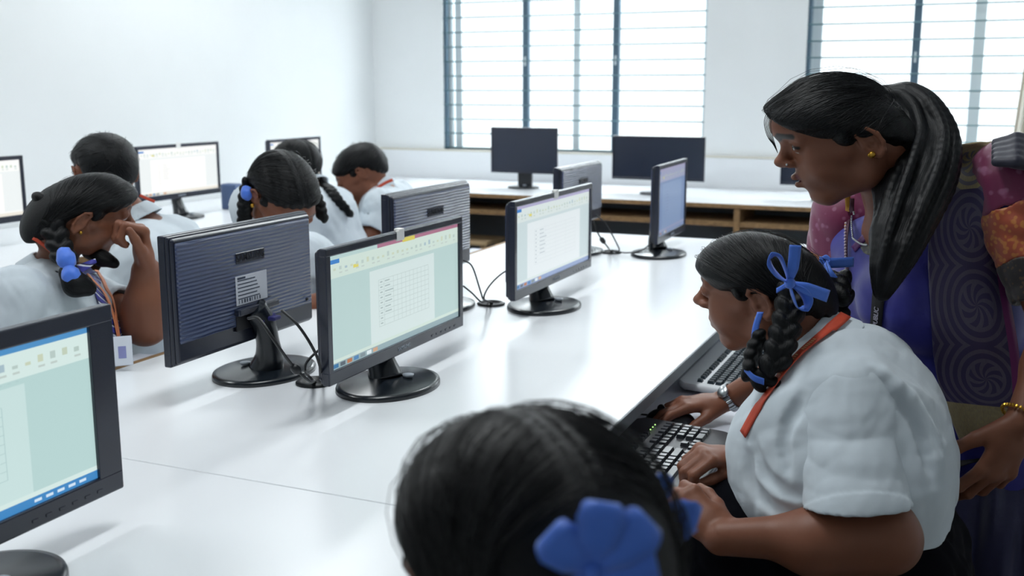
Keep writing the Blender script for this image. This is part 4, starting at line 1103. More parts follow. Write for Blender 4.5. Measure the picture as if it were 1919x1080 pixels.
ops += hand_ops(TJ['wrR'], fR, -UZ*.97-RT*.1, -HD, 1.06, curl=(.20, .25, .3, .35), thumb=(.42, .12))
fLh = unit(P(1872, 872, 1.72)-TJ['wrL'])
ops += hand_ops(TJ['wrL'], fLh, FW*.9-RT*.3, -RT, 1.08, curl=(.25, .3, .4, .45), thumb=(.62, .1), spread=.2)
woman = sdf_obj('person', ops, .0026*VQ, m_skin, origin=(tp[0], tp[1], 0), color=face_tint(TF, SK, lip='#5c2430', brow=2.0, kohl=1.3, bx=.006))
woman.location = (tp[0], tp[1], 0)
finish(woman, 'woman in a purple and magenta sari leaning forward with a long ponytail', 'person', 'people in the computer room')
eyes(TF, woman, look=(0, .02, -.05))
b = MB(); b.sphere(TF(.0815, 0, -.0585), .011*TF.s, (1, 1.2, .5), 14); b.build('teeth', mat('teeth', '#d9d4cc', .3), woman)
b = MB(); b.sphere(TF(.1065, .0195, -.0235), .0022, n=10); b.build('nose_stud', m_steel, woman)
b = MB(); b.sphere(TF(-.006, .083, -.021), .0060, n=14); b.sphere(TF(-.002, .0855, -.021), .0028, n=10); b.build('earring', m_gold, woman)
# hair
hops = hair_cap(TF, .017, front=(.106, .074), ear=(-.026, .018), nape=(-.064, -.06), extra=[((.008, 0, .078), (.078, .070, .070))], taper=.026, peak=.018, back=.70, fore=.014)
pt1 = [P(1640, 180, 1.88), P(1668, 178, 1.87), P(1698, 180, 1.855), P(1728, 208, 1.83), P(1748, 265, 1.80), P(1735, 325, 1.765), P(1704, 400, 1.73), P(1678, 470, 1.705), P(1660, 525, 1.695), P(1652, 556, 1.69)]
pr = [.016, .0125, .018, .030, .043, .052, .048, .039, .024, .012]
pony = chain(pt1, [r*.72 for r in pr], .012)+locks(pt1, pr, 34, 5, .0085)
pq = [P(1640, 248, 1.86), P(1695, 262, 1.835), P(1735, 305, 1.785), P(1728, 350, 1.765)]; pony += chain(pq, [.034, .032, .034, .03], .02)+locks(pq, [.034, .032, .036, .03], 12, 6, .008)
pq = [P(1648, 292, 1.85), P(1678, 370, 1.78), P(1668, 440, 1.73), P(1655, 500, 1.70)]; pony += chain(pq, [.028, .030, .026, .012], .02)+locks(pq, [.03, .034, .03, .016], 14, 7, .007)
hair = sdf_obj('hair', hops, .0028*VQ, m_hair, woman, flow=hair_flow(TF, (-.10, 0, .05), 26, 1.4))
sdf_obj('ponytail', pony, .0030*VQ, m_hair, hair, flow=path_flow(pt1, 6., 5.))
tb = MB(); tb.tube([P(1660, 186, 1.865)+V(0, 0, 0), P(1664, 170, 1.865)], .012, 12)
strands(TF, hops, hair, 700, 8, root=(-.060, 0, .055), mode='tie', frizz=.02)
# loose strands
rs = random.Random(11); b = MB()
for k in range(6):
    q = [P(1440+4*k, 205, 1.82), P(1432+2.5*k, 228, 1.815), P(1438+2*k, 255, 1.81), P(1450+1.5*k, 272+3*k, 1.812)]
    b.tube(bez(q, 6), .0006, 5)
for k in range(10):
    x0 = 1700+50*rs.random(); q = [P(x0, 180+20*rs.random(), 1.83), P(x0+40, 215+20*rs.random(), 1.81), P(1772+12*rs.random(), 270+25*rs.random(), 1.80), P(1765, 335, 1.78)]
    b.tube(bez(q, 6), .0006, 5)
b.build('loose_strands', m_hairs, hair)
# blouse body and sleeves
m_violet = mat('silk_violet', '#28288c', .55, noise=(14, .12), bump=(600, .2, .0008), sheen=.3)
def brocade(name, ground, thread, scale=60., thr=.52, rough=.5):
    if name in MATS: return MATS[name]
    m = bpy.data.materials.new(name); m.use_nodes = True; nt = m.node_tree; b = nt.nodes['Principled BSDF']; N = nt.nodes.new; L = nt.links.new
    tc = N('ShaderNodeTexCoord'); v = N('ShaderNodeTexVoronoi'); v.inputs['Scale'].default_value = scale; v.feature = 'SMOOTH_F1'
    L(tc.outputs['Object'], v.inputs['Vector'])
    cr = N('ShaderNodeValToRGB'); cr.color_ramp.elements[0].position = thr-.12; cr.color_ramp.elements[1].position = thr
    cr.color_ramp.elements[0].color = (*lin(thread), 1); cr.color_ramp.elements[1].color = (*lin(ground), 1)
    L(v.outputs['Distance'], cr.inputs['Fac']); L(cr.outputs['Color'], b.inputs['Base Color']); b.inputs['Roughness'].default_value = rough; b.inputs['Sheen Weight'].default_value = .3
    MATS[name] = m; return m
m_mag = brocade('silk_magenta', '#701a48', '#8d5274', 60, .30)
m_gborder = brocade('border_gold', '#8a4a26', '#c08a3e', 120, .5)
m_dborder = brocade('border_dark', '#1a1014', '#4a3520', 150, .35)
m_orange2 = brocade('silk_orange', '#a4482c', '#bd7434', 120, .40)
BL = []
for sg in (-1, 1):
    l = t_l*sg*.062
    BL += chain([V(TJ['neck'])+l*.7-UZ*.045, V(TJ['chest'])+l, V(TJ['belly'])+l*.95, tp+l], [.050, .106, .108, .125], .06)
BL += [cone(V(TJ['chest'])*.35+V(TJ['neck'])*.25+V(TJ['shL'])*.4, TJ['shL'], .068, .052, .05), cone(V(TJ['chest'])*.35+V(TJ['neck'])*.25+V(TJ['shR'])*.4, TJ['shR'], .058, .046, .05), cone(P(1775, 345, 1.93), TJ['shL'], .060, .050, .05), cone(P(1650, 465, 2.04), TJ['shR'], .050, .046, .05), cone(P(1668, 560, 1.90), P(1700, 570, 1.88), .055, .06, .06)]
BL.append(ell(P(1628, 392, 1.86), (.05, .05, .062), None, .01, -1))
t_d = folds(21, .0022, .10)
blouse = sdf_obj('sari_blouse', BL, .0045*VQ, m_violet, woman, disp=t_d)
bf = field(BL)
def sleeve(nm, a, e, s0, s1, r0, r1, m, par=woman, sd=1):
    a, e = V(a), V(e); d = unit(e-a); L = np.linalg.norm(e-a)
    o = [cone(a+d*L*s0, a+d*L*s1, r0, r1, .002)]
    if s0 > .01: o.append(half(a+d*L*s0, -d, a-.3, e+.3, .0005))
    o.append(half(a+d*L*s1, d, a-.3, e+.3, .0005))
    o.append(cone(a+d*L*(s1-.12), a+d*L*(s1+.4), r1-.007, r1-.007, .001, -1))
    return sdf_obj(nm, o, .0032*VQ, m, par, disp=folds(sd, .0016, .06))
sr = sleeve('sleeve', P(1585, 410, 2.09), P(1562, 620, 2.155), 0, .30, .068, .066, m_mag, sd=4)
sleeve('sleeve_border', P(1585, 410, 2.09), P(1562, 620, 2.155), .27, .45, .0665, .060, m_gborder, sr, 5)
sleeve('sleeve_border', P(1585, 410, 2.09), P(1562, 620, 2.155), .45, .62, .055, .052, m_orange2, sr, 6)
sleeve('sleeve_border', P(1585, 410, 2.09), P(1562, 620, 2.155), .62, .78, .054, .051, m_dborder, sr, 7)
sl = sleeve('sleeve', P(1896, 338, 1.80), P(1980, 620, 1.745), 0, .20, .072, .068, m_mag, sd=8)
sleeve('sleeve_border', P(1896, 338, 1.80), P(1980, 620, 1.745), .20, .53, .069, .060, m_orange2, sl, 9)
sleeve('sleeve_border', P(1896, 338, 1.80), P(1980, 620, 1.745), .53, .78, .060, .054, m_dborder, sl, 10)
# neck edge, lanyards and chain
strap('neck_edge', [(1702, 372), (1668, 402), (1632, 436), (1602, 468)], bf, .007, mat('edge_purple', '#5a2468', .5), woman, .004, 6, fb=1.9)
strap('neck_band', [(1712, 395), (1676, 424), (1645, 452), (1622, 476)], bf, .017, brocade('band_grey', '#4c4a4e', '#6a6a58', 160, .4), woman, .003, 6, fb=1.9)
la, C, N = strap('lanyard', [(1588, 362), (1590, 395), (1591, 430)], bf, .005, mat('lanyard_gold', '#b98a2e', .45), woman, .006, 4, fb=1.93)
strap('lanyard_strand', [(1597, 372), (1594, 430), (1592, 480), (1596, 530), (1602, 565)], bf, .004, mat('lanyard_maroon', '#4a2438', .6), la, .008, 5, fb=1.92)
b = MB()
for k in range(26):
    r = drape(bf, 1592+(4 if k < 6 else -2)*0+.25*k*.3, 425+5.2*k, .010, fallback=1.915); b.sphere(r[0], .0024, n=8)
b.build('lanyard_beads', mat('bead_pale', '#c9b9c4', .4), la)
b = MB()
for t in np.linspace(0, 1, 34):
    x, y = (1600+5*t*2, 398+t*2*52) if t < .5 else (1605+(t-.5)*2*26, 450+12*math.sin((t-.5)*PI))
    r = drape(bf, x, y, .010, fallback=1.915); b.sphere(r[0], .0020, n=8)
b.build('necklace', m_steel, woman)
m_blk = mat('lanyard_black', '#0e0d12', .6)
lb, C, N = strap('lanyard', [(1652, 505), (1649, 560), (1645, 610), (1638, 665), (1632, 720)], bf, .0115, m_blk, woman, .006, 8, fb=1.8)
i = int(len(C)*.42)
for word, i in (('PUBLIC', int(len(C)*.40)), ('ANNIYARANI', int(len(C)*.62))):
    t = unit(C[i+1]-C[i-1]); n = N[i]; x = -t; y = np.cross(n, x)
    text(word, .0125, mat('lettering_pale', '#b9b4c4', .6), lb, frame_matrix(C[i]+n*.0018, x, y, n), spacing=1.0)
# pallu draped from the left shoulder
def pallu_mat():
    m = bpy.data.materials.new('pallu_brocade'); m.use_nodes = True; nt = m.node_tree; b = nt.nodes['Principled BSDF']; N = nt.nodes.new; L = nt.links.new
    def math_(op, a, c=None, d=None):
        n = N('ShaderNodeMath'); n.operation = op
        for k, v in enumerate((a, c, d)):
            if v is None: continue
            if isinstance(v, (int, float)): n.inputs[k].default_value = v
            else: L(v, n.inputs[k])
        return n.outputs[0]
    uv = N('ShaderNodeUVMap'); sp = N('ShaderNodeSeparateXYZ'); L(uv.outputs['UV'], sp.inputs[0]); u, v = sp.outputs['X'], sp.outputs['Y']
    # medallions one below the other, rings inside each
    fv = math_('SUBTRACT', math_('FRACT', math_('MULTIPLY', v, 5.0)), .5)
    du = math_('MULTIPLY', math_('SUBTRACT', u, .60), 1.35); dv = math_('MULTIPLY', fv, 1.0)
    r = math_('SQRT', math_('ADD', math_('MULTIPLY', du, du), math_('MULTIPLY', dv, dv)))
    ring = math_('GREATER_THAN', math_('SINE', math_('MULTIPLY', r, 48.)), .25)
    ang = math_('ARCTAN2', du, dv); pet = math_('GREATER_THAN', math_('SINE', math_('ADD', math_('MULTIPLY', ang, 8.), math_('MULTIPLY', r, 30.))), .1)
    core = math_('LESS_THAN', r, .27); mix = math_('ADD', math_('MULTIPLY', core, pet), math_('MULTIPLY', math_('SUBTRACT', 1., core), ring))
    w = N('ShaderNodeTexNoise'); w.inputs['Scale'].default_value = 60; L(uv.outputs['UV'], w.inputs['Vector'])
    mix = math_('MULTIPLY', mix, math_('MULTIPLY_ADD', w.outputs['Fac'], .6, .55))
    c1 = N('ShaderNodeMix'); c1.data_type = 'RGBA'; c1.inputs['A'].default_value = (*lin('#392d58'), 1); c1.inputs['B'].default_value = (*lin('#5d586e'), 1); L(mix, c1.inputs['Factor'])
    # gold zari at both ends
    g = math_('MAXIMUM', math_('LESS_THAN', v, .055), math_('GREATER_THAN', v, .80)); g2 = math_('LESS_THAN', v, .20)
    gm = math_('MULTIPLY', math_('MAXIMUM', g, math_('MULTIPLY', g2, math_('SUBTRACT', 1., mix))), .85)
    gm = math_('MULTIPLY', gm, math_('MULTIPLY_ADD', w.outputs['Fac'], .8, .5)); cl = N('ShaderNodeClamp'); L(gm, cl.inputs[0])
    c2 = N('ShaderNodeMix'); c2.data_type = 'RGBA'; L(c1.outputs['Result'], c2.inputs['A']); c2.inputs['B'].default_value = (*lin('#a8986a'), 1); L(cl.outputs[0], c2.inputs['Factor'])
    # plum selvedge on the outer side
    e = math_('GREATER_THAN', u, .90); c3 = N('ShaderNodeMix'); c3.data_type = 'RGBA'; L(c2.outputs['Result'], c3.inputs['A']); c3.inputs['B'].default_value = (*lin('#7a2a6e'), 1); L(e, c3.inputs['Factor'])
    L(c3.outputs['Result'], b.inputs['Base Color']); b.inputs['Roughness'].default_value = .5; b.inputs['Sheen Weight'].default_value = .2
    return m
rows = [((1772, 280), (1874, 262)), ((1760, 330), (1870, 312)), ((1746, 420), (1866, 410)), ((1738, 520), (1876, 520)), ((1744, 620), (1893, 630)), ((1760, 710), (1903, 725)), ((1782, 775), (1900, 790)), ((1805, 835), (1880, 822))]
LE = bez([V(*a, 0) for a, _ in rows], 5); RE = bez([V(*c, 0) for _, c in rows], 5)
nc = 22; bm_ = bmesh.new(); ul = bm_.loops.layers.uv.new('UVMap'); grid = []
allf = field(BL)
last = 1.85; lens = []
for i, (a, c) in enumerate(zip(LE, RE)):
    row = []
    for j in range(nc+1):
        q = a+(c-a)*j/nc; fr = i/(len(LE)-1)
        off = .009+.003*math.sin(j*1.1+fr*4)*min(1, fr*2)+.05*max(0, fr-.45)*(j/nc)*.6
        r = drape(allf, q[0], q[1], off, fallback=1.80)
        row.append(r[0])
    grid.append(row)
# relax, so that the cloth bridges hollows
Gd = np.array(grid)
for _ in range(10):
    A_ = Gd.copy(); A_[1:-1, 1:-1] = .5*Gd[1:-1, 1:-1]+.125*(Gd[:-2, 1:-1]+Gd[2:, 1:-1]+Gd[1:-1, :-2]+Gd[1:-1, 2:])
    A_[1:-1, 0] = .5*Gd[1:-1, 0]+.25*(Gd[:-2, 0]+Gd[2:, 0]); A_[1:-1, -1] = .5*Gd[1:-1, -1]+.25*(Gd[:-2, -1]+Gd[2:, -1]); Gd = A_
vs = [[bm_.verts.new(p) for p in row] for row in Gd]
nr = len(vs)
for i in range(nr-1):
    for j in range(nc):
        f = bm_.faces.new((vs[i][j], vs[i][j+1], vs[i+1][j+1], vs[i+1][j])); f.smooth = True
        for lp, (a, c) in zip(f.loops, ((j, i), (j+1, i), (j+1, i+1), (j, i+1))): lp[ul].uv = (a/nc, c/(nr-1))
me = bpy.data.meshes.new('pallu'); bm_.to_mesh(me); bm_.free()
pal = link('pallu', me, pallu_mat(), woman); pal['label'] = 'grey purple brocade sari end with gold zari border'
md = pal.modifiers.new('thickness', 'SOLIDIFY'); md.thickness = .004; md.offset = 1
# folds gathered on the shoulder, sari round the hips
m_indigo = mat('sari_indigo', '#26264e', .6, noise=(10, .15), bump=(600, .2, .0008), sheen=.3)
sh = [cone(P(1868, 318, 1.78)+0, P(1960, 285, 1.80), .012, .02, .02)]
sh = []
for k in range(5): sh += chain([P(1866, 268+9*k, 1.775-.012*k), P(1905, 260+11*k, 1.752-.012*k), P(1960, 264+14*k, 1.755-.01*k)], [.008, .010, .010], .006)
sdf_obj('shoulder_folds', sh, .004*VQ, mat('silk_navy', '#15162c', .55, sheen=.2), woman)
SA = [cone(tp+t_l*.05, tp-t_l*.05, .140, .140, .05), cone(tp, V(tp[0]+.02, tp[1], .08), .155, .20, .08), cone(tp+t_l*.07, V(tp[0]+.03, tp[1], .3)+t_l*.07, .13, .15, .08), cone(tp-t_l*.07, V(tp[0]+.03, tp[1], .3)-t_l*.07, .13, .15, .08)]
SA.append(half(V(tp[0], tp[1], .03), (0, 0, -1), tp-1, tp+1, .002)); SA.append(half(P(1840, 862, 1.85), unit(UZ*.9-RT*.35), tp-.5, tp+.5, .01))
def pleat(X):
    a = np.arctan2(X[:, 1]-tp[1], X[:, 0]-tp[0]); return .008*np.sin(a*17+X[:, 2]*9)+.004*np.sin(a*31-X[:, 2]*14)+.004*np.sin(X[:, 2]*38+a*5)
sdf_obj('sari_skirt', SA, .0065, m_indigo, woman, disp=pleat)
saf = field(BL+SA)
strap('waist_tuck', [(1762, 805), (1785, 792), (1815, 780), (1850, 775)], saf, .020, mat('tuck_violet', '#3c2f7c', .5), woman, .008, 5, fb=1.85)
strap('waist_border', [(1764, 822), (1790, 822), (1812, 815)], saf, .005, mat('border_zari', '#a08f58', .5), woman, .016, 5, fb=1.85)
be, C, N = strap('waist_belt', [(1768, 868), (1800, 866), (1840, 858), (1890, 846), (1925, 842)], saf, .024, mat('belt_black', '#0b0a0f', .6), woman, .006, 5, fb=1.85)
b = MB()
for k in range(16):
    r = drape(saf, 1805+2.6*k, 848+4*math.sin(k*2.1)-.2*k, .012, fallback=1.84); b.sphere(r[0], .003, n=8)
b.build('belt_beads', mat('bead_gold', '#8a7a48', .4, metal=.5), be)
# watch on the right wrist, bangle on the left
def band(nm, c, ax, r, m, n=26, w=.010, th=.003, par=woman, flat=1.):
    ax = unit(ax); e1 = unit(np.cross(ax, (.2, .1, 1))); e2 = np.cross(ax, e1); b = MB()
    for k in range(n):
        a = 2*PI*k/n; d = e1*math.cos(a)+e2*math.sin(a); t = -e1*math.sin(a)+e2*math.cos(a)
        b.box(-PI*r/n*.82, PI*r/n*.82, -w/2, w/2, -th/2, th/2, th*.3, 1, M=frame_matrix(V(c)+d*r, t, ax, np.cross(t, ax)))
    return b.build(nm, m, par)
wd = unit(V(TJ['elR'])-V(TJ['wrR'])); wc = V(TJ['wrR'])+wd*.018
wt = band('wristwatch', wc, wd, .0295, m_steel, 24, .017, .004); 
b = MB(); e_ = unit(UZ*.6-FW*.6); e_ = unit(e_-wd*(e_ @ wd)); q = np.cross(e_, wd); b.lathe([(.0125, 0), (.013, .004), (.0115, .0065), (.001, .007)], 28); o = b.mesh('watch_case'); o.transform(frame_matrix(wc+e_*.029, wd, q, np.cross(wd, q))); link('watch_case', o, m_steel, wt)
wl = unit(V(TJ['elL'])-V(TJ['wrL'])); bg_ = band('bangle', V(TJ['wrL'])+wl*.012, wl+RT*.15, .034, m_gold, 34, .0065, .0055)
kids(woman)
# ------------------------------------------------------------------ the other pupils
def child(label, F, J, R, vox, shirt, top=None, head=None, hairops=None, flow=None, base=SK, bottom='skirt', extra=(), collar_args=None, shirt_ops=(), group='people in the computer room', nst=300, hem=0.):
    pel = V(J['pelvis'])
    ops = limbs(J, R)+head_ops(F, **(head or {}))+list(extra)
    p = sdf_obj('person', ops, vox, m_skin, origin=(pel[0], pel[1], 0), color=face_tint(F, base))
    p.location = (pel[0], pel[1], 0); finish(p, label, 'person', group)
    eyes(F, p)
    l = unit((V(J['shL'])-V(J['shR']))*V(1, 1, 0)); w = R.get('w', .055); O = []
    for q in 'LR':        # short sleeves first, then the body of the shirt
        a, e = V(J['sh'+q]), V(J['el'+q]); d = unit(e-a); L = np.linalg.norm(e-a); f = shirt.get('sleeve', .72)
        O += [cone(a-d*.01, a+d*L*f, R['sh']+.016, R['sh']+.020, .003)]
    for q in 'LR':
        a, e = V(J['sh'+q]), V(J['el'+q]); d = unit(e-a); L = np.linalg.norm(e-a); f = shirt.get('sleeve', .72); c = a+d*L*f; rr = R['sh']+.045
        O.append(custom(lambda X, c=c, d=d, rr=rr: np.maximum(-((X-c) @ d), np.sqrt((((X-c)-np.outer((X-c) @ d, d))**2).sum(1))-rr), c-rr-.03, c+rr+.03, .001))
        O.append(cone(c-d*.03, c+d*.05, R['sh']+.010, R['sh']+.010, .001, -1))
    for sg in (-1, 1):
        O += chain([V(J['neck'])+l*sg*w*.3-UZ*.045, V(J['chest'])+l*sg*w, V(J['belly'])+l*sg*w, V(J['pelvis'])+l*sg*w+UZ*.02], [R['neck']+.012, R['chest']+.016, R['belly']+.022, R['pelvis']+.012], .03)
    for q in 'LR': O.append(cone(V(J['chest'])*.35+V(J['neck'])*.25+V(J['sh'+q])*.4, J['sh'+q], R['sh']*1.25+.014, R['sh']+.015, .03))
    O += list(shirt_ops)
    O.append(half(V(J['pelvis'])+UZ*hem, -UZ, pel-.5, pel+.5, .003))
    m_f = folds(int(abs(pel[0]*100)), .0022, .08); m_g = folds(int(abs(pel[1]*100)), .0008, .03)
    sh = sdf_obj('shirt', O, vox*1.3, m_shirt, p, disp=lambda X: m_f(X)+m_g(X))
    ca = unit(F.o-V(J['neck'])); c = V(J['neck'])-ca*.02
    C = collar(c, ca, R['neck']+.034, .042, .55, .003, front=F.f*V(1, 1, 0), gap=.35)
    sdf_obj('collar', [C], .0032, m_shirt, sh, smooth=2)
    K = [cone(pel+l*.05, pel-l*.05, R['pelvis']+.022, R['pelvis']+.022, .05)]
    for q in 'LR':
        hp = pel+l*(1 if q == 'L' else -1)*w*1.2; kn = V(J['kn'+q]); an = V(J['an'+q])
        if bottom == 'skirt': K += [cone(hp, kn, R['pelvis']*.85, .082, .06), cone(kn, kn+V(0, 0, -.22), .082, .095, .06)]
        else: K += [cone(hp, kn, R['pelvis']*.82, .068, .03), cone(kn, an+UZ*.03, .068, .052, .02)]
    sdf_obj(bottom, K, .008, m_navy, p)
    d = unit(V(J.get('toe', F.f))*V(1, 1, 0))
    for q in 'LR': a = V(J['an'+q]); sdf_obj('shoe', [cone(a-d*.02-UZ*.045, a+d*.14-UZ*.055, .038, .033, .02), cone(a, a-UZ*.05, .035, .038, .02)], .006, m_shoe, p)
    hr = None
    if hairops: hr = sdf_obj('hair', hairops, vox, m_hair, p, flow=flow)
    if hr: strands(F, hairops, hr, nst, int(abs(pel[0]*1000)) % 997, mode='crop' if bottom == 'trousers' else 'part')
    return p, hr, O, C
def seat_pose(pel, face, knee=.38, spread=.09):
    f = unit(V(face[0], face[1], 0)); l = np.cross(UZ, f); pel = V(pel)
    k = {}
    for q, s in (('L', 1), ('R', -1)):
        k['kn'+q] = pel+f*knee+l*s*spread+UZ*.02; a = pel+f*(knee+.02)+l*s*spread; k['an'+q] = V(a[0], a[1], .09)
    k['toe'] = f; return k
BOY = dict(pelvis=.115, belly=.105, chest=.098, neck=.048, sh=.045, el=.037, wr=.025, w=.055)
KID = dict(pelvis=.115, belly=.105, chest=.10, neck=.044, sh=.044, el=.038, wr=.025, w=.052)
def far_knees(pel, f, **k): return seat_pose(pel, f, **k)
# --- girl at the left, fist against her face
LF = head_frame(P(150, 412, 2.42), RT*.86+HD*.51, (1.04, -.01), (.38, .74), .98)
lp = P(92, 935, 2.47)
LJ = dict(pelvis=lp, belly=P(100, 780, 2.45), chest=P(100, 625, 2.44), neck=P(100, 510, 2.43), skull=LF(-.022, 0, -.03),
          shR=P(28, 562, 2.27), elR=P(-25, 760, 2.22), wrR=P(60, 840, 2.20), shL=P(160, 560, 2.56), elL=P(272, 606, 2.475), wrL=P(274, 508, 2.43), **seat_pose(lp, (1, .05)))
LR_ = dict(KID, el=.044, wr=.033)
ex = [cone(P(272, 606, 2.475), P(274, 560, 2.45), .047, .044, .02)]
ex += hand_ops(LJ['wrL'], unit(P(262, 440, 2.41)-LJ['wrL']), -RT*.75-HD*.65, -HD*.5-RT*.5, 1.12, curl=(.95, 1.0, 1.05, 1.05), thumb=(.42, .10))
ex += hand_ops(LJ['wrR'], unit(V(.9, .2, -.2)), -UZ, -HD, .9)
hp_ = hair_cap(LF, .014, front=(.105, .046), ear=(-.022, .026), nape=(-.066, -.066), taper=.028, extra=[((-.012, 0, .070), (.088, .074, .074))], peak=.010, part=True)
left_girl, hr, LO, LC = child('girl with a striped tie and green badge holding her fist to her face, left', LF, LJ, LR_, .0034*VQ, dict(sleeve=.55), hairops=hp_, flow=hair_flow(LF, (-.07, .062, .0), 30, 2.2), extra=ex, head=dict(eye=.25, cheek=1.1),
        shirt_ops=[cone(P(95, 560, 2.40), P(140, 640, 2.42), .085, .085, .05)])
lf = field(LO+[LC])
bo, bp = braid_ops([P(88, 372, 2.36), P(98, 420, 2.335), P(112, 462, 2.32), P(126, 498, 2.31)], .027, .024, RT, 0); sdf_obj('braid', bo, .003*VQ, m_hair, hr, flow=path_flow(bp))
bo = chain([P(130, 512, 2.31), P(142, 534, 2.31), P(165, 540, 2.32)], [.022, .026, .018], .01)+locks([P(130, 512, 2.31), P(142, 534, 2.31), P(168, 538, 2.32)], [.02, .026, .02], 14, 3, .006)
sdf_obj('braid_tail', bo, .003*VQ, m_hair, hr, flow=path_flow([P(130, 512, 2.31), P(142, 534, 2.31), P(165, 540, 2.32)]))
q = [P(165, 474, 2.45), P(190, 484, 2.42), P(214, 494, 2.41)]; bo = chain(q, [.014, .018, .012], .01)+locks(q, [.014, .018, .014], 12, 9, .005); sdf_obj('braid_tail', bo, .003*VQ, m_hair, hr, flow=path_flow(q))
def wrapped(par, c, ax, r, h, n=5, m=None):
    o = []; ax = unit(ax)
    for k in range(n): o.append(cone(V(c)+ax*h*(k/(n-1)-.5)-FW*.001, V(c)+ax*h*(k/(n-1)-.5)+RT*.002, r*(1-.35*abs(k/(n-1)-.5)*2), r*(1-.35*abs(k/(n-1)-.5)*2), .003))
    return sdf_obj('hair_ribbon', o, .003, m or m_ribbon, par, disp=folds(2, .0015, .02))
wrapped(left_girl, P(124, 487, 2.305), P(130, 510, 2.3)-P(116, 466, 2.3), .0185, .032)
wrapped(left_girl, P(133, 516, 2.30), P(140, 534, 2.3)-P(126, 500, 2.3), .0185, .024)
# tie, lanyard, badge, card
m_tie = bpy.data.materials.new('striped_tie'); m_tie.use_nodes = True
def _tie():
    nt = m_tie.node_tree; b = nt.nodes['Principled BSDF']; N = nt.nodes.new; L = nt.links.new
    uv = N('ShaderNodeUVMap'); sp = N('ShaderNodeSeparateXYZ'); L(uv.outputs['UV'], sp.inputs[0])
    a = N('ShaderNodeMath'); a.operation = 'MULTIPLY_ADD'; L(sp.outputs['X'], a.inputs[0]); a.inputs[1].default_value = -.030; L(sp.outputs['Y'], a.inputs[2])
    m = N('ShaderNodeMath'); m.operation = 'MULTIPLY'; L(a.outputs[0], m.inputs[0]); m.inputs[1].default_value = 44.
    f = N('ShaderNodeMath'); f.operation = 'FRACT'; L(m.outputs[0], f.inputs[0])
    c = N('ShaderNodeValToRGB'); c.color_ramp.interpolation = 'CONSTANT'; e = c.color_ramp.elements
    e[0].position = 0; e[0].color = (*lin('#3a3a96'), 1); e[1].position = .45; e[1].color = (*lin('#23234f'), 1); k = e.new(.62); k.color = (*lin('#d8dcea'), 1); k = e.new(.82); k.color = (*lin('#3a3a96'), 1)
    L(f.outputs[0], c.inputs['Fac']); L(c.outputs['Color'], b.inputs['Base Color']); b.inputs['Roughness'].default_value = .6
_tie()
strap('tie', [(158, 492), (172, 525), (192, 570), (212, 615), (228, 655)], lf, .024, m_tie, left_girl, .006, 5, uv=True, fb=2.33)
ly, C, N = strap('lanyard', [(62, 446), (80, 458), (100, 474), (122, 490)], lf, .004, m_orange, left_girl, .006, 4, fb=2.33)
m_peach = mat('lanyard_peach', '#e08a60', .55)
strap('lanyard_strand', [(142, 500), (165, 528), (190, 556), (204, 590), (214, 640)], lf, .0045, m_peach, ly, .011, 5, fb=2.32)
strap('lanyard_strand', [(178, 516), (192, 540), (203, 570), (210, 610), (216, 650)], lf, .0045, m_peach, ly, .013, 5, fb=2.31)
r, n_ = drape(lf, 210, 567, .015, fallback=2.31); e1 = unit(np.cross(UZ, n_)); M_ = frame_matrix(r, e1, np.cross(n_, e1), n_)
b = MB(); b.lathe([(.001, 0), (.0185, 0), (.0185, .002), (.017, .003), (.001, .003)], 32); me = b.mesh('badge'); me.transform(M_); bd = link('badge', me, mat('badge_green', '#2f9a4e', .4), left_girl); bd['label'] = 'round green badge'
b = MB(); b.box(-.002, .014, -.003, .004, .003, .0036, .0005, 1); me = b.mesh('badge_mark'); me.transform(M_); link('badge_mark', me, m_tag, bd)
r, n_ = drape(lf, 229, 658, .016, fallback=2.30); e1 = unit(np.cross(UZ, n_)); M_ = frame_matrix(r, e1, np.cross(n_, e1), n_)
b = MB(); b.box(-.021, .021, -.032, .032, 0, .0025, .002, 2); me = b.mesh('identity_card'); me.transform(M_); ic = link('identity_card', me, mat('card_white', '#dfe3ee', .4), left_girl)
b = MB(); b.box(-.008, .008, -.016, .010, .0025, .003); me = b.mesh('card_print'); me.transform(M_); link('card_print', me, mat('card_violet', '#8d90c4', .5), ic)
b = MB(); b.sphere(LF(-.002, -.080, -.027), .004, n=10); b.build('earring', m_gold, left_girl)
kids(left_girl)
# --- short-haired boy behind her, facing the left wall
MF = head_frame(P(196, 328, 2.96), HD*.80-RT*.60, **nod(10, 1.0, .86))
mp_ = P(345, 720, 3.05)
MJ = dict(pelvis=mp_, belly=P(330, 600, 3.02), chest=P(297, 490, 3.0), neck=P(247, 408, 2.98), skull=MF(-.03, 0, -.03), shL=P(258, 490, 2.82), elL=P(180, 600, 2.80), wrL=P(110, 560, 2.95), shR=P(330, 450, 3.14), elR=P(260, 540, 3.2), wrR=P(200, 520, 3.25), **seat_pose(mp_, (-1, 0)))
hp_ = hair_cap(MF, .012, front=(.094, .05), ear=(-.03, .026), nape=(-.075, -.085), taper=.03, extra=[((.0, 0, .064), (.085, .070, .066))])
p, hr, O, C = child('short-haired boy in a white shirt seen from behind, beside the fist-to-face girl', MF, MJ, BOY, .005*VQ, dict(sleeve=.7), hairops=hp_, flow=lambda v: v*160, bottom='trousers', hem=.10)
strap('lanyard', [(262, 366), (275, 372), (290, 378)], field(O+[C]), .004, m_orange, p, .006, 4, fb=2.9)
kids(p)
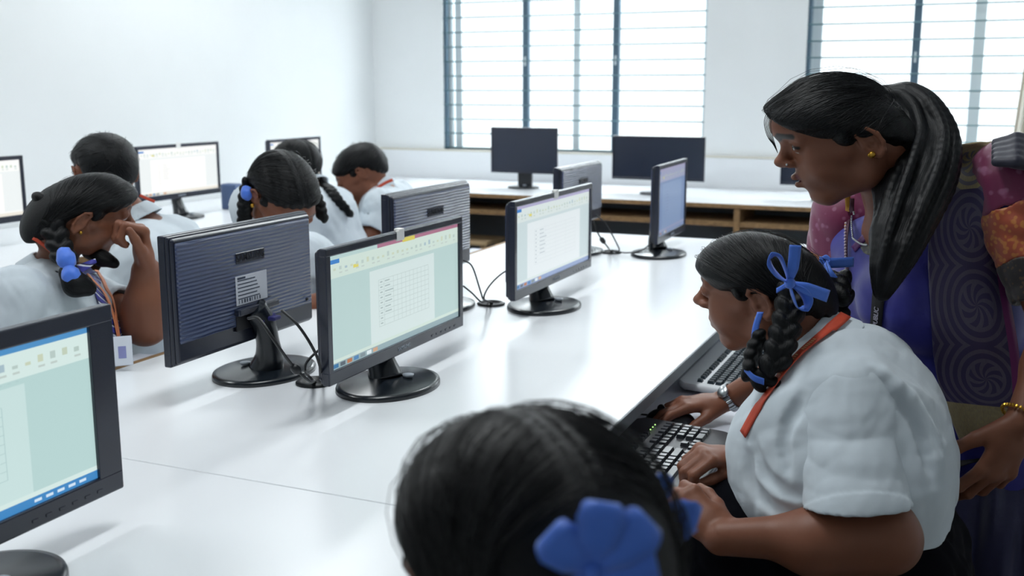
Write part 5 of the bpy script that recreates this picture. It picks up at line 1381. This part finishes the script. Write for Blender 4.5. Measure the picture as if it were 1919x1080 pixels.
# --- girl bending down behind the dark rear of the monitor
KF = head_frame(P(530, 372, 2.86), -HD*.75+RT*.66, **nod(44, 1.06, .84))
kp = V(-2.10, 2.72, .46); kn_ = KF(-.05, 0, -.11)
KJ = dict(pelvis=kp, belly=V(-2.04, 2.69, .62), chest=V(-1.93, 2.63, .80), neck=kn_+V(-.03, .01, -.01), skull=KF(-.03, 0, -.03), shR=V(-1.88, 2.46, .84), elR=V(-1.74, 2.42, .72), wrR=V(-1.60, 2.50, .785), shL=V(-1.88, 2.78, .84), elL=V(-1.72, 2.80, .74), wrL=V(-1.58, 2.66, .785), **seat_pose(kp, (1, -.1)))
ex = hand_ops(KJ['wrR'], V(1, .2, 0), -UZ, V(0, 1, 0), .85)+hand_ops(KJ['wrL'], V(1, -.2, 0), -UZ, V(0, -1, 0), .85)
hp_ = hair_cap(KF, .013, front=(.095, .070), ear=(-.02, .024), nape=(-.066, -.066), taper=.028, extra=[((-.02, 0, .060), (.080, .072, .072))], part=True, peak=.006)
p, hr, O, C = child('girl with two braids bending her head down behind the dark monitor', KF, KJ, KID, .004*VQ, dict(sleeve=.7), hairops=hp_, flow=hair_flow(KF, (-.07, .062, .0), 30, 2.2), extra=ex, head=dict(eye=.2))
a = KF(-.055, -.075, .0); bo, bp = braid_ops([a, P(464, 352, 2.84), P(459, 382, 2.83), P(458, 420, 2.84)], .020, .018, RT, 0); sdf_obj('braid', bo, .0035*VQ, m_hair, hr, flow=path_flow(bp))
a = KF(-.055, .075, -.02); bo, bp = braid_ops([a, P(592, 372, 2.93), P(601, 395, 2.92), P(606, 414, 2.92)], .020, .015, RT, .0); sdf_obj('braid', bo, .0035*VQ, m_hair, hr, flow=path_flow(bp))
b = MB(); b.sphere(KF(-.002, -.081, -.027), .006, n=10); b.build('earring', m_gold, p)
wrapped(p, P(462, 362, 2.82), UZ, .016, .02, 4)
kids(p)
# --- girl at the left wall, her braid down her back
QF = head_frame(P(553, 318, 4.02), HD*.7-RT*.7, **nod(14, 1.02, .84))
qp = P(632, 560, 4.05)
QJ = dict(pelvis=qp, belly=P(620, 480, 4.03), chest=P(602, 410, 4.0), neck=P(577, 350, 4.0), skull=QF(-.03, 0, -.03), shL=P(580, 405, 3.83), elL=P(545, 480, 3.8), wrL=P(500, 440, 4.0), shR=P(632, 385, 4.15), elR=P(620, 430, 4.3), wrR=P(560, 420, 4.35), **seat_pose(qp, (-1, 0)))
hp_ = hair_cap(QF, .012, front=(.10, .046), ear=(-.03, .026), nape=(-.08, -.06), taper=.03, extra=[((-.01, 0, .062), (.085, .070, .070))], part=True)
p, hr, O, C = child('girl seen from behind at the left wall, her braid hanging down her back', QF, QJ, KID, .0045*VQ, dict(sleeve=.7), hairops=hp_, flow=hair_flow(QF, (-.07, .062, .0), 30, 2.2))
of = field(O)
q = [QF(-.09, 0, -.03)]+[drape(of, x, y, .014, d0=3., d1=5., fallback=4.0)[0] for x, y in ((602, 345), (616, 362), (630, 380), (645, 397))]
bo, bp = braid_ops(q, .021, .017, RT, .03); sdf_obj('braid', bo, .004*VQ, m_hair, hr, flow=path_flow(bp))
kids(p)
# --- boy farthest back, bent over his work
NF = head_frame(P(677, 326, 4.32), -RT*.98-HD*.05, **nod(30, 1.02, .88))
np_ = P(752, 540, 4.36)
NJ = dict(pelvis=np_, belly=P(745, 460, 4.36), chest=P(730, 402, 4.35), neck=P(708, 356, 4.34), skull=NF(-.03, 0, -.03), shL=P(712, 388, 4.18), elL=P(690, 445, 4.14), wrL=P(655, 437, 4.3), shR=P(745, 370, 4.5), elR=P(715, 420, 4.55), wrR=P(668, 410, 4.6), **seat_pose(np_, (-1, 0)))
ex = hand_ops(NJ['wrL'], V(-1, .2, 0), -UZ, V(0, 1, 0), .85)+hand_ops(NJ['wrR'], V(-1, -.2, 0), -UZ, V(0, -1, 0), .85)
hp_ = hair_cap(NF, .013, front=(.096, .048), ear=(-.030, .018), nape=(-.075, -.055), taper=.026, extra=[((.0, 0, .066), (.085, .070, .066))], peak=.006)
p, hr, O, C = child('boy with an orange collar stripe bent over his work, farthest at the back', NF, NJ, BOY, .0040*VQ, dict(sleeve=.8), hairops=hp_, flow=lambda v: v*160, bottom='trousers', extra=ex, head=dict(eye=.2))
strap('lanyard', [(702, 357), (712, 349), (724, 342), (736, 337)], field(O+[C]), .006, m_orange, p, .006, 4, fb=4.2)
kids(p)
# --- foreground girl, back of her head
ZF = head_frame(P(985, 1080, .735), (-.75, .66), **nod(6, 1.04, .88))
zp = V(-.13, .64, .44)
ZJ = dict(pelvis=zp, belly=V(-.15, .63, .58), chest=V(-.18, .63, .74), neck=V(-.21, .63, .88), skull=ZF(-.03, 0, -.03), shL=V(-.20, .46, .79), elL=V(-.34, .42, .66), wrL=V(-.48, .50, .70), shR=V(-.20, .80, .79), elR=V(-.34, .84, .66), wrR=V(-.48, .74, .70), **seat_pose(zp, (-1, 0)))
ex = hand_ops(ZJ['wrL'], V(-1, .2, 0), -UZ, V(0, 1, 0), .85)+hand_ops(ZJ['wrR'], V(-1, -.2, 0), -UZ, V(0, -1, 0), .85)
hp_ = hair_cap(ZF, .013, front=(.098, .040), ear=(-.01, .0), nape=(-.07, -.09), taper=.028, extra=[((-.02, 0, .058), (.080, .072, .070))], part=True)
p, hr, O, C = child('nearest girl, only the back of her dark head and blue ribbons in view', ZF, ZJ, KID, .0045*VQ, dict(sleeve=.7), hairops=hp_, flow=hair_flow(ZF, (-.075, .062, -.01), 30, 2.2), extra=ex, nst=900)
for y, e in ((1, P(1085, 1200, .66)), (-1, P(1240, 1150, .80))):
    bo, bp = braid_ops([ZF(-.075, .066*y, -.01), e, e-UZ*.08], .024, .02, RT, .03); sdf_obj('braid', bo, .0035*VQ, m_hair, hr, flow=path_flow(bp))
zc = drape(field(hp_), 1095, 1056, .014, d0=.4)[0]
bow(p, zc-FW*.010, RT, UZ, -FW, .032, loops=((-.75, .72), (.18, 1.25), (.95, .95)), tails=((1.1, .25), (-.3, -.9)), wid=.80)
bow(p, P(1238, 950, .785), RT, UZ, -FW, .025, loops=((1.1, -.35), (-.2, 1.0)), tails=((.8, -1.0), (-.4, .9)), wid=.9)
kids(p)
# ------------------------------------------------------------------ light
w = bpy.data.worlds.new('sky'); S.world = w; w.use_nodes = True
bg = w.node_tree.nodes['Background']; bg.inputs['Color'].default_value = (.90, .97, 1.0, 1); bg.inputs['Strength'].default_value = 1.5
def area(name, loc, tgt, sx, sy, power, col=(1, 1, 1)):
    l = bpy.data.lights.new(name, 'AREA'); l.shape = 'RECTANGLE'; l.size = sx; l.size_y = sy; l.energy = power; l.color = col
    o = bpy.data.objects.new(name, l); COL.objects.link(o); o.location = loc
    o.rotation_euler = (Vector(tgt)-Vector(loc)).to_track_quat('-Z', 'Y').to_euler(); return o
for i, (x0, x1) in enumerate(WINS):
    area('daylight', ((x0+x1)/2, WY+.9, 3.0), ((x0+x1)/2-.1, WY-2.2, .9), x1-x0+.6, 1.2, (155, 170)[i], (.93, .98, 1))
m_fill = mat('fill_tube', '#ffffff', .5, emit='#f6fbff', es=6)
for i, (x, y) in enumerate([(-2.9, 1.2), (-2.9, 4.2), (-.9, 1.6), (-.9, 4.4)]):  # ceiling lamps added out of view to brighten the room
    t = thing('fill_lamp', 'unseen fill lamp added at the ceiling', 'lamp', (x, y, CZ), 0, 'added ceiling fill lamps')
    b = MB(); b.box(-.05, .05, -.62, .62, -.05, 0, .004); b.build('housing', mat('fill_housing', '#e5e7e8', .5), t)
    area('fill_glow', (x, y, CZ-.11), (x, y, 0), .25, 1.2, 18, (.95, .99, 1))
# ------------------------------------------------------------------ camera
cam = bpy.data.cameras.new('camera'); co = bpy.data.objects.new('camera', cam); COL.objects.link(co); S.camera = co
cam.sensor_width = 36; cam.lens = 36*FPX/1919; cam.clip_start = .05
co.location = (0, 0, ZC)
co.matrix_world = frame_matrix((0, 0, ZC), RT, UPV, -FW)
cam.dof.use_dof = True; cam.dof.focus_distance = 1.85; cam.dof.aperture_fstop = 5.6
S.view_settings.view_transform = 'Standard'; S.view_settings.look = 'None'; S.view_settings.gamma = 1; S.view_settings.exposure = .3
S.view_settings.use_curve_mapping = False
